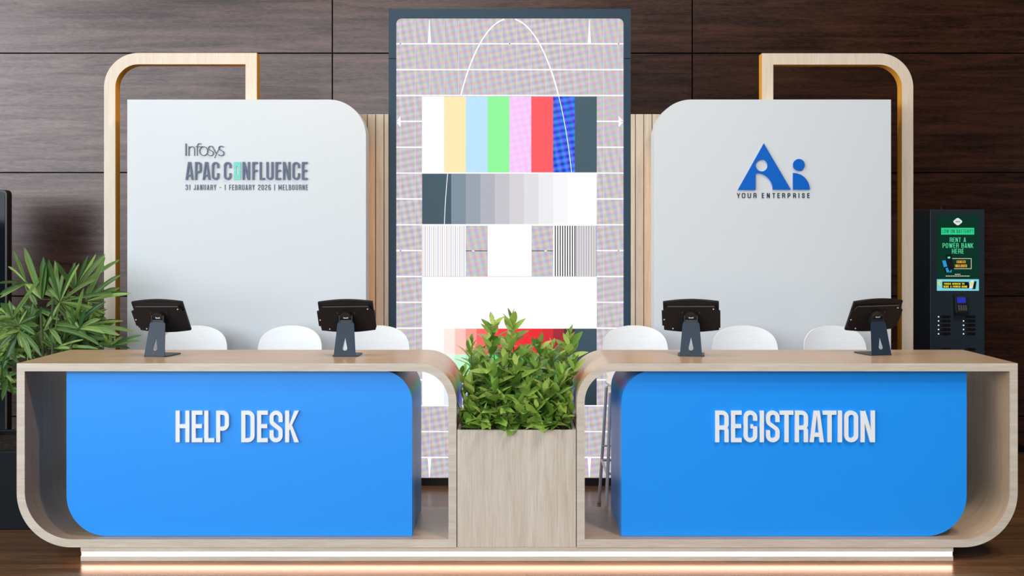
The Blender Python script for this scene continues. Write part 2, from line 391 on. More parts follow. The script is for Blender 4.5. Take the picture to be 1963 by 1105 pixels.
def glazed(name, axis, c, a0, a1, z0, z1, w0, w1):
    """wall with one wide opening, and its window frame with glass"""
    mb = MB(); fr = MB(); gl = MB()
    def bx(m_, p0, p1, q0, q1, dep=(c, c + .2)):
        if axis == 'x': m_.box(dep[0], dep[1], p0, p1, q0, q1)
        else: m_.box(p0, p1, dep[0], dep[1], q0, q1)
    bx(mb, a0, w0, 0, 7.2); bx(mb, w1, a1, 0, 7.2); bx(mb, w0, w1, 0, z0); bx(mb, w0, w1, z1, 7.2)
    struct('wall_' + name, mb, M['plaster'])
    dd = (c + .06, c + .12); n = 4
    for k in range(n + 1):
        p = w0 + (w1 - w0) * k / n; bx(fr, max(w0, p - .03), min(w1, p + .03), z0, z1, dd)
    for q in (z0, (z0 + z1) / 2, z1 - .06): bx(fr, w0, w1, q, q + .06, dd)
    bx(gl, w0, w1, z0, z1, (c + .085, c + .095))
    wn = struct('window_' + ('1' if name == 'left' else '2'), fr, M['frame'])
    gl.build('window_glass', M['glass'], wn)
glazed('left', 'x', -9.2, -5, D_WALL + .2, 1.8, 6.5, -4.95, 4.2)
glazed('front', 'y', -5.2, -9.2, 6.2, .4, 6.4, -8.4, .4)

# ------------------------------------------------------------------ reception desks
D1, DB, DP = 5.13, 5.75, 5.18
def desk(name, label, x0, x1, mirror, bx0, bx1, boxes):
    root = thing(name, label, 'reception desk', ((X(x0, D1) + X(x1, D1)) / 2, D1, Z(1050, D1)))
    t = 15.3
    # outer / inner outlines in px on the front plane, traced from the square outer top corner
    if not mirror:
        o = [(x0, 697), (x0, 1050, 105), (x1, 1050), (x1, 697, 74)]
        i = [(x0 + t, 697 + t), (x0 + t, 1050 - t, 92), (x1 - t, 1050 - t), (x1 - t, 697 + t, 59)]
    else:
        o = [(x0, 697, 74), (x0, 1050), (x1, 1050, 105), (x1, 697)]
        i = [(x0 + t, 697 + t, 59), (x0 + t, 1050 - t), (x1 - t, 1050 - t, 92), (x1 - t, 697 + t)]
    cv = lambda P_: [(X(p[0], D1), Z(p[1], D1)) for p in rounded(P_, 20)]
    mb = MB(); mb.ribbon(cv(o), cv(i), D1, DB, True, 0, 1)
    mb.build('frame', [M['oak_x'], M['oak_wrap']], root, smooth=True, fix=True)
    # blue panel box standing in the frame; its outline in metres on its front plane
    ztop, zbot = Z(697 + t, D1) - .0015, Z(1050 - t, D1) + .0015
    s = DP / F
    if not mirror: pts = [(X(bx0, DP), ztop), (X(bx0, DP), zbot, 78 * s), (X(bx1, DP), zbot), (X(bx1, DP), ztop, 62 * s)]
    else: pts = [(X(bx0, DP), ztop, 62 * s), (X(bx0, DP), zbot), (X(bx1, DP), zbot, 78 * s), (X(bx1, DP), ztop)]
    mb = MB(); mb.prism(rounded(pts, 18), DP, DB - .03)
    p = mb.build('front_panel', M['blue'], root, smooth=True, fix=True); p['label'] = 'bright blue front panel box'
    big_word(boxes, 787.3, 847.6, DP, .012, .127, M['white_letter'], p)
    local(root)
    return root
hx = lambda v: 320 + v / 7.27
rx = lambda v: 1350 + v / 5.609
desk('reception_desk', 'left oak wrapped reception desk with blue panel reading HELP DESK', 32, 875, False, 127.5, 790,
     [(c, hx(a), hx(b)) for c, a, b in (('H', 132, 322), ('E', 355, 503), ('L', 530, 668), ('P', 695, 872), ('D', 1045, 1228), ('E', 1265, 1413), ('S', 1438, 1618), ('K', 1655, 1845))])
desk('reception_desk', 'right oak wrapped reception desk with blue panel reading REGISTRATION', 1105.5, 1951, True, 1191.5, 1853,
     [(c, rx(a), rx(b)) for c, a, b in (('R', 115, 258), ('E', 285, 398), ('G', 420, 565), ('I', 592, 638), ('S', 660, 805), ('T', 808, 953), ('R', 970, 1110), ('A', 1128, 1280), ('T', 1270, 1415), ('I', 1430, 1477), ('O', 1500, 1648), ('N', 1675, 1828))])

# plinth with the light strip, under both desks and the planter
zt = Z(1050, D1) - .0005
root = thing('plinth', 'long oak plinth with glowing light strip under the desks', 'plinth', (X(991, D1), D1 + .3, 0))
xa, xb = X(154, D1), X(1828, D1); DPL = D1 + .004
mb = MB(); mb.box(xa, xb, DPL, DB - .02, Z(1058.5, DPL), zt); mb.box(xa, xb, DPL, DB - .02, 0.0005, Z(1067, DPL)); mb.box(xa, xb, DPL + .02, DB - .021, Z(1067, DPL), Z(1058.5, DPL))
mb.build('base_board', M['oak_x'], root)
mb = MB(); mb.box(xa + .004, xb - .004, DPL + .0015, DPL + .0195, Z(1067, DPL) + .00005, Z(1058.5, DPL) - .00005)
o = mb.build('light_strip', M['led'], root); o['label'] = 'glowing warm white light strip'
local(root)

# ------------------------------------------------------------------ planter with the shrub
rnd = random.Random(11)
root = thing('shrub_planter', 'square oak planter with leafy green shrub between the two desks', 'planter', (X(990, D1), D1, zt + .0005))
px0, px1 = X(876.5, D1), X(1104, D1); zp = Z(825, D1); yb = D1 + .46; w_ = .016
mb = MB()
mb.box(px0, px1, D1 + .002, D1 + .002 + w_, zt + .001, zp); mb.box(px0, px1, yb - w_, yb, zt + .001, zp)
mb.box(px0, px0 + w_, D1 + .002 + w_, yb - w_, zt + .001, zp); mb.box(px1 - w_, px1, D1 + .002 + w_, yb - w_, zt + .001, zp)
mb.build('box', M['oak_z'], root)
mb = MB(); mb.box(px0 + w_, px1 - w_, D1 + .002 + w_, yb - w_, zp - .10, zp - .05); mb.build('soil', M['soil'], root)
def leaf(mb, base, d, nrm, L, W, curl, fold=.18, n=6):
    """elliptic pointed leaf with a folded midrib, curling down toward its tip"""
    d = d.normalized(); side = d.cross(nrm).normalized(); up = side.cross(d).normalized()
    prev = None
    for k in range(n + 1):
        t = k / n
        c = base + d * (L * t) - up * (curl * L * t * t) 
        w = W * .5 * (math.sin(math.pi * min(1, t ** .85 * .97 + .03)) ** .9 if 0 < k < n else .02)
        a = c - side * w + up * (fold * w); b = c + side * w + up * (fold * w)
        row_ = [mb.vert(a), mb.vert(c), mb.vert(b)]
        if prev:
            mb.face([prev[0], prev[1], row_[1], row_[0]]); mb.face([prev[1], prev[2], row_[2], row_[1]])
        prev = row_
zx = lambda v: 860 + v / 4.42
zy = lambda v: 590 + v / 4.42
apex = [(370, 120, 5.40), (535, 95, 5.45), (1025, 235, 5.42), (185, 320, 5.40), (775, 290, 5.44), (350, 290, 5.30), (520, 260, 5.34), (470, 430, 5.27), (565, 480, 5.24),
        (745, 440, 5.27), (365, 510, 5.24), (280, 470, 5.38), (110, 550, 5.36), (970, 540, 5.24), (880, 330, 5.44), (1060, 480, 5.36), (670, 640, 5.20), (378, 660, 5.19),
        (170, 650, 5.24), (930, 620, 5.24), (1010, 640, 5.36), (820, 690, 5.21), (300, 900, 5.17), (600, 790, 5.18), (742, 830, 5.17), (890, 860, 5.18), (150, 790, 5.2),
        (480, 740, 5.21), (990, 760, 5.22), (640, 950, 5.17), (460, 920, 5.18), (160, 950, 5.18), (920, 960, 5.19), (780, 960, 5.18), (380, 960, 5.2), (640, 370, 5.42),
        (240, 600, 5.4), (560, 620, 5.35), (860, 560, 5.4), (430, 820, 5.35), (700, 740, 5.36), (100, 700, 5.4), (1010, 860, 5.3), (560, 420, 5.48), (260, 380, 5.48), (960, 420, 5.5),
        (70, 800, 5.22), (75, 900, 5.18), (90, 975, 5.20), (1045, 770, 5.24), (1050, 880, 5.2), (1040, 960, 5.22), (250, 985, 5.17), (520, 985, 5.165), (700, 985, 5.17), (850, 985, 5.165), (330, 970, 5.17), (960, 900, 5.18), (200, 870, 5.18)]
rc_ = 74 * D1 / F; ztp_ = Z(697, D1)
def desk_z(x):
    """height of the desk shoulders beside the planter"""
    dx = max(X(875, D1) - x, x - X(1105.5, D1))
    if dx <= -.004: return -1
    dx = max(dx, 0)
    return ztp_ if dx >= rc_ else ztp_ - rc_ + math.sqrt(max(0, rc_ ** 2 - (rc_ - dx) ** 2))
stems = MB(); leaves = MB()
for ax, ay, ad in apex:
    tip = PT(zx(ax), zy(ay), ad); cx = (px0 + px1) / 2
    foot = Vector((cx + (tip.x - cx) * .72, D1 + .23 + (ad - D1 - .25) * .7, zp - .06))
    foot.x = max(px0 + .05, min(px1 - .05, foot.x)); foot.y = max(D1 + .05, min(yb - .05, foot.y))
    if tip.z < zp + .1: foot.z = zp - .06
    ln = (tip - foot).length
    mid = foot.lerp(tip, .5) + Vector((rnd.uniform(-.02, .02), rnd.uniform(-.02, .02), 0))
    path = [foot, foot.lerp(mid, .6), mid.lerp(tip, .3), mid.lerp(tip, .7), tip]
    stems.tube(path, [.0042, .0036, .003, .0024, .0016], 6)
    axis = (tip - mid).normalized(); ang = rnd.random() * 6.28
    cnt = 24 if ln > .25 else 18
    for k in range(cnt):
        f = k / (cnt - 1)
        back = .004 + f * min(.30, ln * .85)
        p = tip - axis * back if back < ln * .5 else mid.lerp(foot, min(1, (back - ln * .5) / (ln * .5)))
        ang += 2.4
        if p.z < zp + .004: continue
        ok = False
        for tries in range(7):                    # turn the leaf until it clears the desks and the box
            an = ang + (rnd.uniform(-1.2, 1.2) * tries if tries else 0)
            el = math.radians(70 - 72 * min(1, f * 2.0) + rnd.uniform(-18, 18) + tries * 7)
            if f > .6: el -= math.radians(12)
            d = Vector((math.cos(an) * math.cos(el), math.sin(an) * math.cos(el), math.sin(el)))
            d = (d + axis * .25).normalized()
            L = (.060 + .064 * min(1, f * 3.0)) * rnd.uniform(.85, 1.2) * (1 - .05 * tries); curl = rnd.uniform(.05, .28)
            e = p + d * L; hw_ = L * .12
            if e.y > yb + .1: continue
            if min(e.z, p.z) < .84 and (min(e.x, p.x) - hw_ < px0 or max(e.x, p.x) + hw_ > px1): continue
            if e.x < px0 - .04 or e.x > px1 + .10: continue
            side_ = d.cross(Vector((0, 0, 1))); side_ = side_.normalized() * (L * .23) if side_.length > .01 else Vector((L * .23, 0, 0))
            tests = [e - Vector((0, 0, curl * L))] + [p + d * (L * f_) - Vector((0, 0, curl * L * f_ * f_)) + side_ * sg for f_ in (.3, .55, .8) for sg in (-1, 1)]
            if any(q.z < desk_z(q.x) + .008 for q in tests): continue
            if e.z - curl * L < zp - .004 and e.y > D1 - .03: continue
            if e.z - curl * L < zp - .03: continue
            ok = True; break
        if not ok: continue
        nrm = Vector((rnd.uniform(-.3, .3), rnd.uniform(-.6, .0), 1))
        if abs(d.z) > .8: nrm = Vector((math.cos(an), math.sin(an), .2)) * -1
        leaf(leaves, p, d, nrm, L, L * rnd.uniform(.38, .48), curl)
stems.build('stems', M['stem'], root, smooth=True); leaves.build('foliage', M['leaf'], root, smooth=True)
local(root)

# ------------------------------------------------------------------ LED screen with its test pattern
DS = 6.70
root = thing('led_screen', 'tall lit video wall showing a colour bar test pattern', 'screen', (X(977, DS), DS + .05, 0))
def sx_(p): return X(p, DS)
def sz_(p): return Z(p, DS)
mb = MB()
mb.box(sx_(745), sx_(759.5), DS, DS + .1, .03, sz_(17)); mb.box(sx_(1195.5), sx_(1209), DS, DS + .1, .03, sz_(17))
mb.box(sx_(759.5), sx_(1195.5), DS, DS + .1, sz_(35), sz_(17))
for cx_, sg in ((759.5, 1), (1195.5, -1)):   # rounded inner top corners
    cen = (sx_(cx_ + sg * 10), sz_(45)); r_ = 10 * DS / F
    arc = [(cen[0] - sg * r_ * math.cos(a), cen[1] + r_ * math.sin(a)) for a in [math.pi / 2 * k / 8 for k in range(9)]]
    mb.prism([(sx_(cx_), sz_(35))] + arc, DS + .0005, DS + .03)
mb.build('frame', M['bezel'], root)
for ja, jb in ((745, 759.4), (1195.6, 1209)):
    mb = MB(); mb.box(sx_(ja), sx_(jb), DS - .0008, DS, sz_(113.0), sz_(112)); mb.build('frame_joint', M['joint'], root)
mb = MB(); mb.box(sx_(745), sx_(1209), DS - .004, DS + .14, 0.0005, sz_(917)); mb.build('base', M['black'], root)
def moire(name, col, amp, tint):
    """lit pixel mesh: fine coloured beat pattern over an even tone"""
    m = emit(name, col, 1.0); nt = m.node_tree; b = nt.nodes['Principled BSDF']
    tc = nt.nodes.new('ShaderNodeTexCoord'); prev = None
    b.inputs['Emission Color'].default_value = (*col, 1)
    comb = nt.nodes.new('ShaderNodeCombineColor')
    for ci, (ph, rot) in enumerate(((0.0, .18), (2.2, .22), (4.1, .14))):
        mp = nt.nodes.new('ShaderNodeMapping'); mp.inputs['Rotation'].default_value = (0, rot, 0)
        mp.inputs['Location'].default_value = (ph * .01, 0, ph * .013)
        nt.links.new(tc.outputs['Object'], mp.inputs['Vector'])
        sp = nt.nodes.new('ShaderNodeSeparateXYZ'); nt.links.new(mp.outputs[0], sp.inputs[0])
        outs = []
        for ax_, fr in ((0, 2 * math.pi / .046), (2, 2 * math.pi / .043)):
            mu = nt.nodes.new('ShaderNodeMath'); mu.operation = 'MULTIPLY'; mu.inputs[1].default_value = fr
            si = nt.nodes.new('ShaderNodeMath'); si.operation = 'SINE'
            nt.links.new(sp.outputs[ax_], mu.inputs[0]); nt.links.new(mu.outputs[0], si.inputs[0]); outs.append(si.outputs[0])
        ad = nt.nodes.new('ShaderNodeMath'); nt.links.new(outs[0], ad.inputs[0]); nt.links.new(outs[1], ad.inputs[1])
        ma = nt.nodes.new('ShaderNodeMath'); ma.operation = 'MULTIPLY_ADD'; ma.inputs[1].default_value = amp * tint[ci]; ma.inputs[2].default_value = col[ci]
        nt.links.new(ad.outputs[0], ma.inputs[0]); nt.links.new(ma.outputs[0], comb.inputs[ci])
    nt.links.new(comb.outputs[0], b.inputs['Emission Color'])
    return m
PM, PI_ = [], {}
def pm(key, m):
    PI_[key] = len(PM); PM.append(m); return PI_[key]
def E(c, s=1.0):
    k = (tuple(c), s)
    return PI_[k] if k in PI_ else pm(k, emit('lit_pixels', lin(c), s))
G = pm('grey', moire('lit_grey_pixels', lin((198, 190, 196)), .07, (1.0, .8, 1.1)))
BD = pm('blue', moire('lit_blue_pixels', lin((48, 100, 228)), .10, (.35, .6, 1.6)))
PK = pm('pink', moire('lit_pink_pixels', lin((247, 200, 250)), .03, (.5, 1, .4)))
OFF = pm('off', M['led_off'])
WH = pm('white', emit('lit_white_pixels', (1, 1, 1.0), 1.12))
mb = MB()
def R_(x0, x1, y0, y1, m, lay): 
    y = DS + .009 - lay * .0004
    mb.quad((sx_(x0), y, sz_(y1)), (sx_(x1), y, sz_(y1)), (sx_(x1), y, sz_(y0)), (sx_(x0), y, sz_(y0)), m)
def poly_(pts, m, lay):
    y = DS + .009 - lay * .0004
    mb.face([mb.vert((sx_(a), y, sz_(b))) for a, b in pts], m)
mb.box(sx_(759.5), sx_(1195.5), DS + .010, DS + .06, sz_(917), sz_(35), OFF)
R_(759.5, 1195.5, 35, 917, G, 0)
LG = E((224, 218, 222))
for k in range(16):                                   # faint upright grid lines
    x = 767.7 + 27.85 * k
    R_(x - .4, x + .4, 38, 183, LG, 1)
    if x < 809 or x > 1144:
        R_(x - .4, x + .4, 185, 917, LG, 1)
    else: R_(x - .4, x + .4, 780, 917, LG, 1)
for k in range(17):
    y = 83.6 + 49.65 * k
    if y > 915: break
    R_(759.5, 809, y - 1.2, y + 1.2, WH, 2); R_(1144, 1195.5, y - 1.2, y + 1.2, WH, 2)
    if k < 3 or k > 13 or k in (5, 7): R_(809, 1144, y - 1.1, y + 1.1, WH, 5)
bars = [WH, E((255, 232, 178)), E((186, 226, 250)), E((140, 246, 152)), PK, E((252, 84, 92)), BD, OFF]
for k in range(8): R_(809 + 41.9 * k, 809 + 41.9 * (k + 1), 185, 331, bars[k], 3)
ramp = [None, None, (124, 140, 154), (150, 160, 172), (176, 178, 188), (196, 194, 202), (212, 209, 215), (224, 222, 227), (236, 235, 239), (245, 245, 248), (252, 252, 254), (255, 255, 255)]
for k, c in enumerate(ramp): R_(809 + 27.93 * k, 809 + 27.93 * (k + 1), 333, 430.5, OFF if c is None else E(c), 3)
R_(809, 1144, 432, 530, WH, 3)
DK = E((60, 66, 92)); TN = E((236, 200, 176))
for k in range(20): R_(810 + 4.15 * k, 811.3 + 4.15 * k, 433, 530, E((150, 162, 205)) if k % 2 else E((222, 188, 170)), 4)
R_(892.5, 935, 433, 530, G, 4); R_(1019, 1060.5, 433, 530, G, 4)
BK = E((30, 32, 36))
R_(893, 904, 480.6, 482, BK, 5); R_(910, 934, 480.6, 482, BK, 5); R_(1019, 1043, 480.6, 482, BK, 5); R_(1049, 1060, 480.6, 482, BK, 5)
R_(906, 908, 480, 482.5, WH, 5); R_(1045, 1047, 480, 482.5, WH, 5)
for k in range(9): R_(1063.5 + 4.7 * k, 1065.7 + 4.7 * k, 433, 530, BK, 4)
for k in range(17): R_(1104 + 2.4 * k, 1105.3 + 2.4 * k, 433, 530, (E((70, 80, 140)), E((170, 140, 110)))[k % 2], 4)
R_(809, 1144, 531, 630.6, WH, 3)
def grad(y0, y1, full, mids):
    st = [(255, 255, 255), (255, 255, 255)] + mids
    n = 16; wdt = 335.0 / n
    for k in range(n):
        c = st[k] if k < len(st) else None
        R_(809 + wdt * k, 809 + wdt * (k + 1), y0, y1, OFF if c is None else E(c), 3)
grad(630.6, 680, None, [(255, 236, 228), (255, 200, 190), (255, 150, 140), (254, 100, 95), (252, 62, 58), (250, 44, 42), (248, 34, 36), (244, 28, 34), (236, 26, 36), (214, 24, 38), (160, 24, 40), (84, 28, 46)])
grad(680, 730, None, [(232, 255, 238), (200, 252, 214), (160, 246, 184), (120, 236, 154), (80, 222, 128), (50, 206, 110), (36, 190, 100), (30, 172, 94), (28, 150, 86), (28, 120, 78), (30, 96, 72), (34, 74, 70)])
grad(730, 779, None, [(232, 240, 255), (200, 218, 254), (160, 190, 252), (120, 160, 250), (80, 130, 246), (50, 104, 240), (36, 84, 230), (30, 70, 214), (28, 60, 190), (30, 52, 150), (32, 48, 110), (34, 48, 84)])
for xk in (823, 1130): poly_([(xk - 3, 83), (xk + 3, 83), (xk + .6, 37), (xk - .6, 37)], WH, 3); poly_([(xk - .8, 916), (xk + .8, 916), (xk + 3.4, 877), (xk - 3.4, 877)], WH, 3)
poly_([(759.6, 233), (767.5, 243.5), (767.5, 222.5)], WH, 4); poly_([(1195.4, 233), (1186.5, 222.5), (1186.5, 243.5)], WH, 4)
R_(759.6, 764, 232.4, 233.6, E((60, 170, 120)), 6); R_(1190, 1195.4, 232.4, 233.6, E((60, 170, 120)), 6)
for xk in (767.5, 977, 1186): R_(xk - 1, xk + 1, 82.6, 84.6, BK, 7)
for xk in (767.5, 1186): R_(xk - 1, xk + 1, 480, 482, BK, 7)
def ell(y, sgn): return 977 + sgn * 126 * math.sqrt(max(0, 1 - ((480 - y) / 445) ** 2))
def arcs(y0, y1, sgn, w, n=26):
    for k in range(n):
        f0, f1 = (k / n) ** 2, ((k + 1) / n) ** 2
        ya, yb_ = y0 + (y1 - y0) * f0, y0 + (y1 - y0) * f1
        a, b = Vector((ell(ya, sgn), ya)), Vector((ell(yb_, sgn), yb_))
        nn = Vector(((b - a).y, -(b - a).x)).normalized() * w / 2
        pts = [a + nn, b + nn, b - nn, a - nn]
        if (pts[1] - pts[0]).cross(pts[2] - pts[1]) > 0: pts = pts[::-1]
        poly_([tuple(p) for p in pts], WH, 6)
for sgn in (-1, 1): arcs(36.5, 183, sgn, 2.4)
arcs(184, 331, 1, 1.2); arcs(333, 430, -1, 1.2)
o = mb.build('display', PM, root); o['label'] = 'glowing display face with colour bars and grey grid'
local(root)

# ------------------------------------------------------------------ white backdrop boards, oak arches, slat panels
DBD, TBD = 6.46, .14
def board(label, x0, x1, mirror):
    root = thing('backdrop_board', label, 'backdrop board', ((X(x0, DBD) + X(x1, DBD)) / 2, DBD, 0))
    r = 71 * DBD / F; zt_ = Z(191, DBD); a, b = X(x0, DBD), X(x1, DBD)
    pts = [(a, 0.001), (b, 0.001), (b, zt_, r), (a, zt_)] if not mirror else [(a, 0.001), (b, 0.001), (b, zt_), (a, zt_, r)]
    mb = MB(); mb.prism(rounded(pts, 20), DBD, DBD + TBD)
    mb.build('panel', M['white_board'], root, smooth=True, fix=True)
    return root
BL = board('white rounded backdrop board with event name above left desk', 244, 701.5, False)
BR = board('white rounded backdrop board with blue logo above right desk', 1254, 1708, True)
def arch(label, pts, r):
    """square-section hoop; px centreline points on its front plane"""
    d = DBD + TBD + .004
    path = rounded([(X(p[0], d), Z(p[1], d) if p[1] is not None else 0.001, p[2] if len(p) > 2 else 0) for p in pts], 22, False)
    L, R = offset(path, 21.7 * d / F)
    root = None
    mb = MB(); mb.ribbon(L, R, d, d + .078, False, 0, 1)
    o = mb.build('oak_arch', [M['hoop'], M['hoop_side']], None, smooth=True, fix=True)
    tag(o, label, 'arch')
    c = Vector((path[0][0], d, 0)); o.data.transform(Matrix.Translation(-c)); o.location = c
rA = 55 * 6.6 / F
arch('slim oak arch rising behind the left white board', [(210.3, None), (210.3, 112.4, rA), (481.5, 112.4), (481.5, None)], 0)
arch('slim oak arch rising behind the right white board', [(1471.5, None), (1471.5, 113), (1739.8, 113, rA), (1739.8, None)], 0)
def slats(label, a, b, start):
    d = 6.69; mb = MB()
    mb.box(a - .001, b + .001, d + .022, d + .05, 0.001, Z(219, d), 1)
    k = start
    while k < b - .012:
        q = min(k + .0496, b)
        if q > a: mb.box(max(k, a), q, d, d + .0215, 0.001, Z(219, d), 0)
        k += .0546
    o = mb.build('slat_panel', [M['slat'], M['joint']], None)
    tag(o, label, 'wall panel'); c = Vector(((a + b) / 2, d, 0)); o.data.transform(Matrix.Translation(-c)); o.location = c
slats('upright oak slat panel between left white board and screen', X(640, 6.69), X(744.6, 6.69), X(704.8 - 64, 6.69))
slats('upright oak slat panel between screen and right white board', X(1209.4, 6.69), X(1310, 6.69), X(1218.8 - 16, 6.69))

# warm strip lights on the back edges of the boards wash the slats
for bx_ in (X(701.5, DBD) - .02, X(1254, DBD) + .02):
    area('board_backlight', (bx_, DBD + TBD + .012, 1.2), (-R90, 0, 0), .02, 2.0, 0.8, (1.0, .42, .14))
# raised lettering on the left board
ix = lambda v: 330 + v / 6.769
iy = lambda v: 250 + v / 6.769
big_word([(c, ix(a), ix(b)) for c, a, b in (('A', 178, 278), ('P', 300, 385), ('A', 398, 498), ('C', 518, 612), ('C', 675, 770), ('N', 915, 1010), ('F', 1043, 1110), ('L', 1138, 1203), ('U', 1225, 1315), ('E', 1343, 1413), ('N', 1440, 1535), ('C', 1563, 1658), ('E', 1685, 1757))],
         iy(411), iy(643), DBD, .009, .110, M['navy_letter'], BL)
mb = MB()
def bxp(m_, x0, x1, y0, y1, d, th, mi=0): m_.box(X(x0, d), X(x1, d), d - th, d - .0005, Z(y1, d), Z(y0, d), mi)
for a, b, c_, d_ in ((803, 835, 410, 640), (858, 893, 410, 640), (835, 858, 410, 468), (835, 858, 580, 640)): bxp(mb, ix(a), ix(b), iy(c_), iy(d_), DBD, .004)
o = mb.build('letter', M['teal'], BL); o['label'] = 'teal block letter O'
WN = [0]
def wpath(pts, t, name, seg=8, closed=False, parent=BL, m=M['slate_letter'], th=.008):
    mb = MB()
    for kq_, (p, tt, cl) in enumerate(pts):
        WN[0] += 1; th_ = th - kq_ * .0004 - (WN[0] % 5) * .0009      # neighbours that touch differ a hair in depth
        q = [(X(ix(a), DBD), Z(iy(b), DBD)) for a, b in p]
        L, R = offset(q, tt * .88 / 6.769 * DBD / F, cl)
        mb.ribbon(L, R, DBD - th_, DBD - .0005, cl)
    return mb.build(name, m, parent, fix=True)
def bez(*cps, n=9):
    out = []
    for i in range(0, len(cps) - 3, 3):
        for k in range(n + 1):
            if i and k == 0: continue
            t = k / n; u = 1 - t
            out.append(tuple(u ** 3 * cps[i][q] + 3 * u * u * t * cps[i + 1][q] + 3 * u * t * t * cps[i + 2][q] + t ** 3 * cps[i + 3][q] for q in (0, 1)))
    return out
def s_(x, w): return bez((x + w * .92, 218), (x + w * .75, 200), (x + w * .08, 200), (x + w * .10, 235), (x + w * .12, 268), (x + w * .98, 258), (x + w * .98, 298), (x + w * .98, 340), (x + w * .15, 335), (x, 312))
wpath([([(182, 330), (182, 172)], 15, False)], 0, 'letter')
wpath([([(220, 330), (220, 208)], 12, False), (bez((220, 240), (235, 205), (290, 195), (292, 250)) + [(292, 330)], 11, False)], 0, 'letter')
wpath([(bez((382, 180), (350, 165), (328, 172), (327, 215)) + [(327, 330)], 11, False), ([(305, 211), (400, 211)], 8, False)], 0, 'letter')
wpath([([(410 + 52 * math.cos(a * math.pi / 14), 270 + 58 * math.sin(a * math.pi / 14)) for a in range(28)], 9, True)], 0, 'letter')
wpath([(s_(465, 72), 10, False)], 0, 'letter')
wpath([([(522, 208), (575, 305)], 12, False), ([(622, 208), (550, 360)], 8, False)], 0, 'letter')
wpath([(s_(600, 74), 10, False)], 0, 'letter')
mb = MB(); text_line(mb, '31 JANUARY - 1 FEBRUARY 2026 | MELBOURNE', X(355.9, DBD), X(590.3, DBD), Z(364.6, DBD), Z(354.2, DBD), DBD - .003, DBD - .0004, .105, .17)
mb.build('text_line', M['slate_letter'], BL, fix=True)
local(BL)
# logo on the right board
ax_ = lambda v: 1380 + v / 7.365
ay_ = lambda v: 250 + v / 7.365
def lp(x, y): return (X(ax_(x), DBD), Z(ay_(y), DBD))
def logo_tri():
    """blue triangle cut by a round head and a quarter-round body: filled curve turned into a mesh"""
    cu = bpy.data.curves.new('logo', 'CURVE'); cu.dimensions = '2D'; cu.fill_mode = 'BOTH'; cu.extrude = .005
    quarter = [(512 + 231 * math.sin(a), 838 - 231 * math.cos(a)) for a in [math.pi / 2 * k / 16 for k in range(17)]]
    out = [(250, 843), (615, 187), (995, 838)] + quarter[::-1] + [(500, 607), (500, 843)]
    hole = [(585 + 84 * math.cos(a), 498 + 84 * math.sin(a)) for a in [2 * math.pi * k / 40 for k in range(40)]]
    for P_ in (out, hole):
        sp = cu.splines.new('POLY'); sp.points.add(len(P_) - 1); sp.use_cyclic_u = True
        for q, p in zip(sp.points, P_): x, z = lp(*p); q.co = (x, z, 0, 1)
    tmp = bpy.data.objects.new('tmp', cu)
    C.objects.link(tmp); dg = bpy.context.evaluated_depsgraph_get(); dg.update()
    me = bpy.data.meshes.new_from_object(tmp.evaluated_get(dg)); bpy.data.objects.remove(tmp)
    me.transform(Matrix.Translation((0, DBD - .0055, 0)) @ Matrix.Rotation(math.pi / 2, 4, 'X'))
    me.materials.clear(); me.materials.append(M['logo_blue'])
    o = bpy.data.objects.new('emblem', me); C.objects.link(o); o.parent = BR; o['label'] = 'blue triangle letter A emblem'
logo_tri()
mb = MB(); mb.prism([lp(1110 + 82 * math.cos(2 * math.pi * k / 40), 490 + 84 * math.sin(2 * math.pi * k / 40)) for k in range(40)], DBD - .0105, DBD - .0005)
mb.prism([lp(1028, 838)] + [lp(1028 + 234 * math.cos(math.pi / 2 * k / 18), 838 - 235 * math.sin(math.pi / 2 * k / 18)) for k in range(19)], DBD - .0105, DBD - .0005)
o = mb.build('emblem', M['logo_blue'], BR, fix=True); o['label'] = 'blue letter i emblem of dot and quarter circle'
mb = MB(); z0, z1 = Z(ay_(957), DBD), Z(ay_(886), DBD); hh = z1 - z0
for c_, a, b in (('Y', 237, 285), ('O', 308, 357), ('U', 390, 438), ('R', 473, 515), ('E', 590, 622), ('N', 662, 703), ('T', 740, 778), ('E', 810, 845), ('R', 878, 918), ('P', 955, 993), ('R', 1033, 1072), ('I', 1108, 1119), ('S', 1158, 1195), ('E', 1232, 1265)):
    xa_, xb_ = X(ax_(a), DBD), X(ax_(b), DBD); glyph_mesh(mb, glyph(c_, (xb_ - xa_) / hh, .155), 0, .155, xa_, z0, hh, DBD - .003, DBD - .0004)
mb.build('text_line', M['ink'], BR, fix=True)
local(BR)

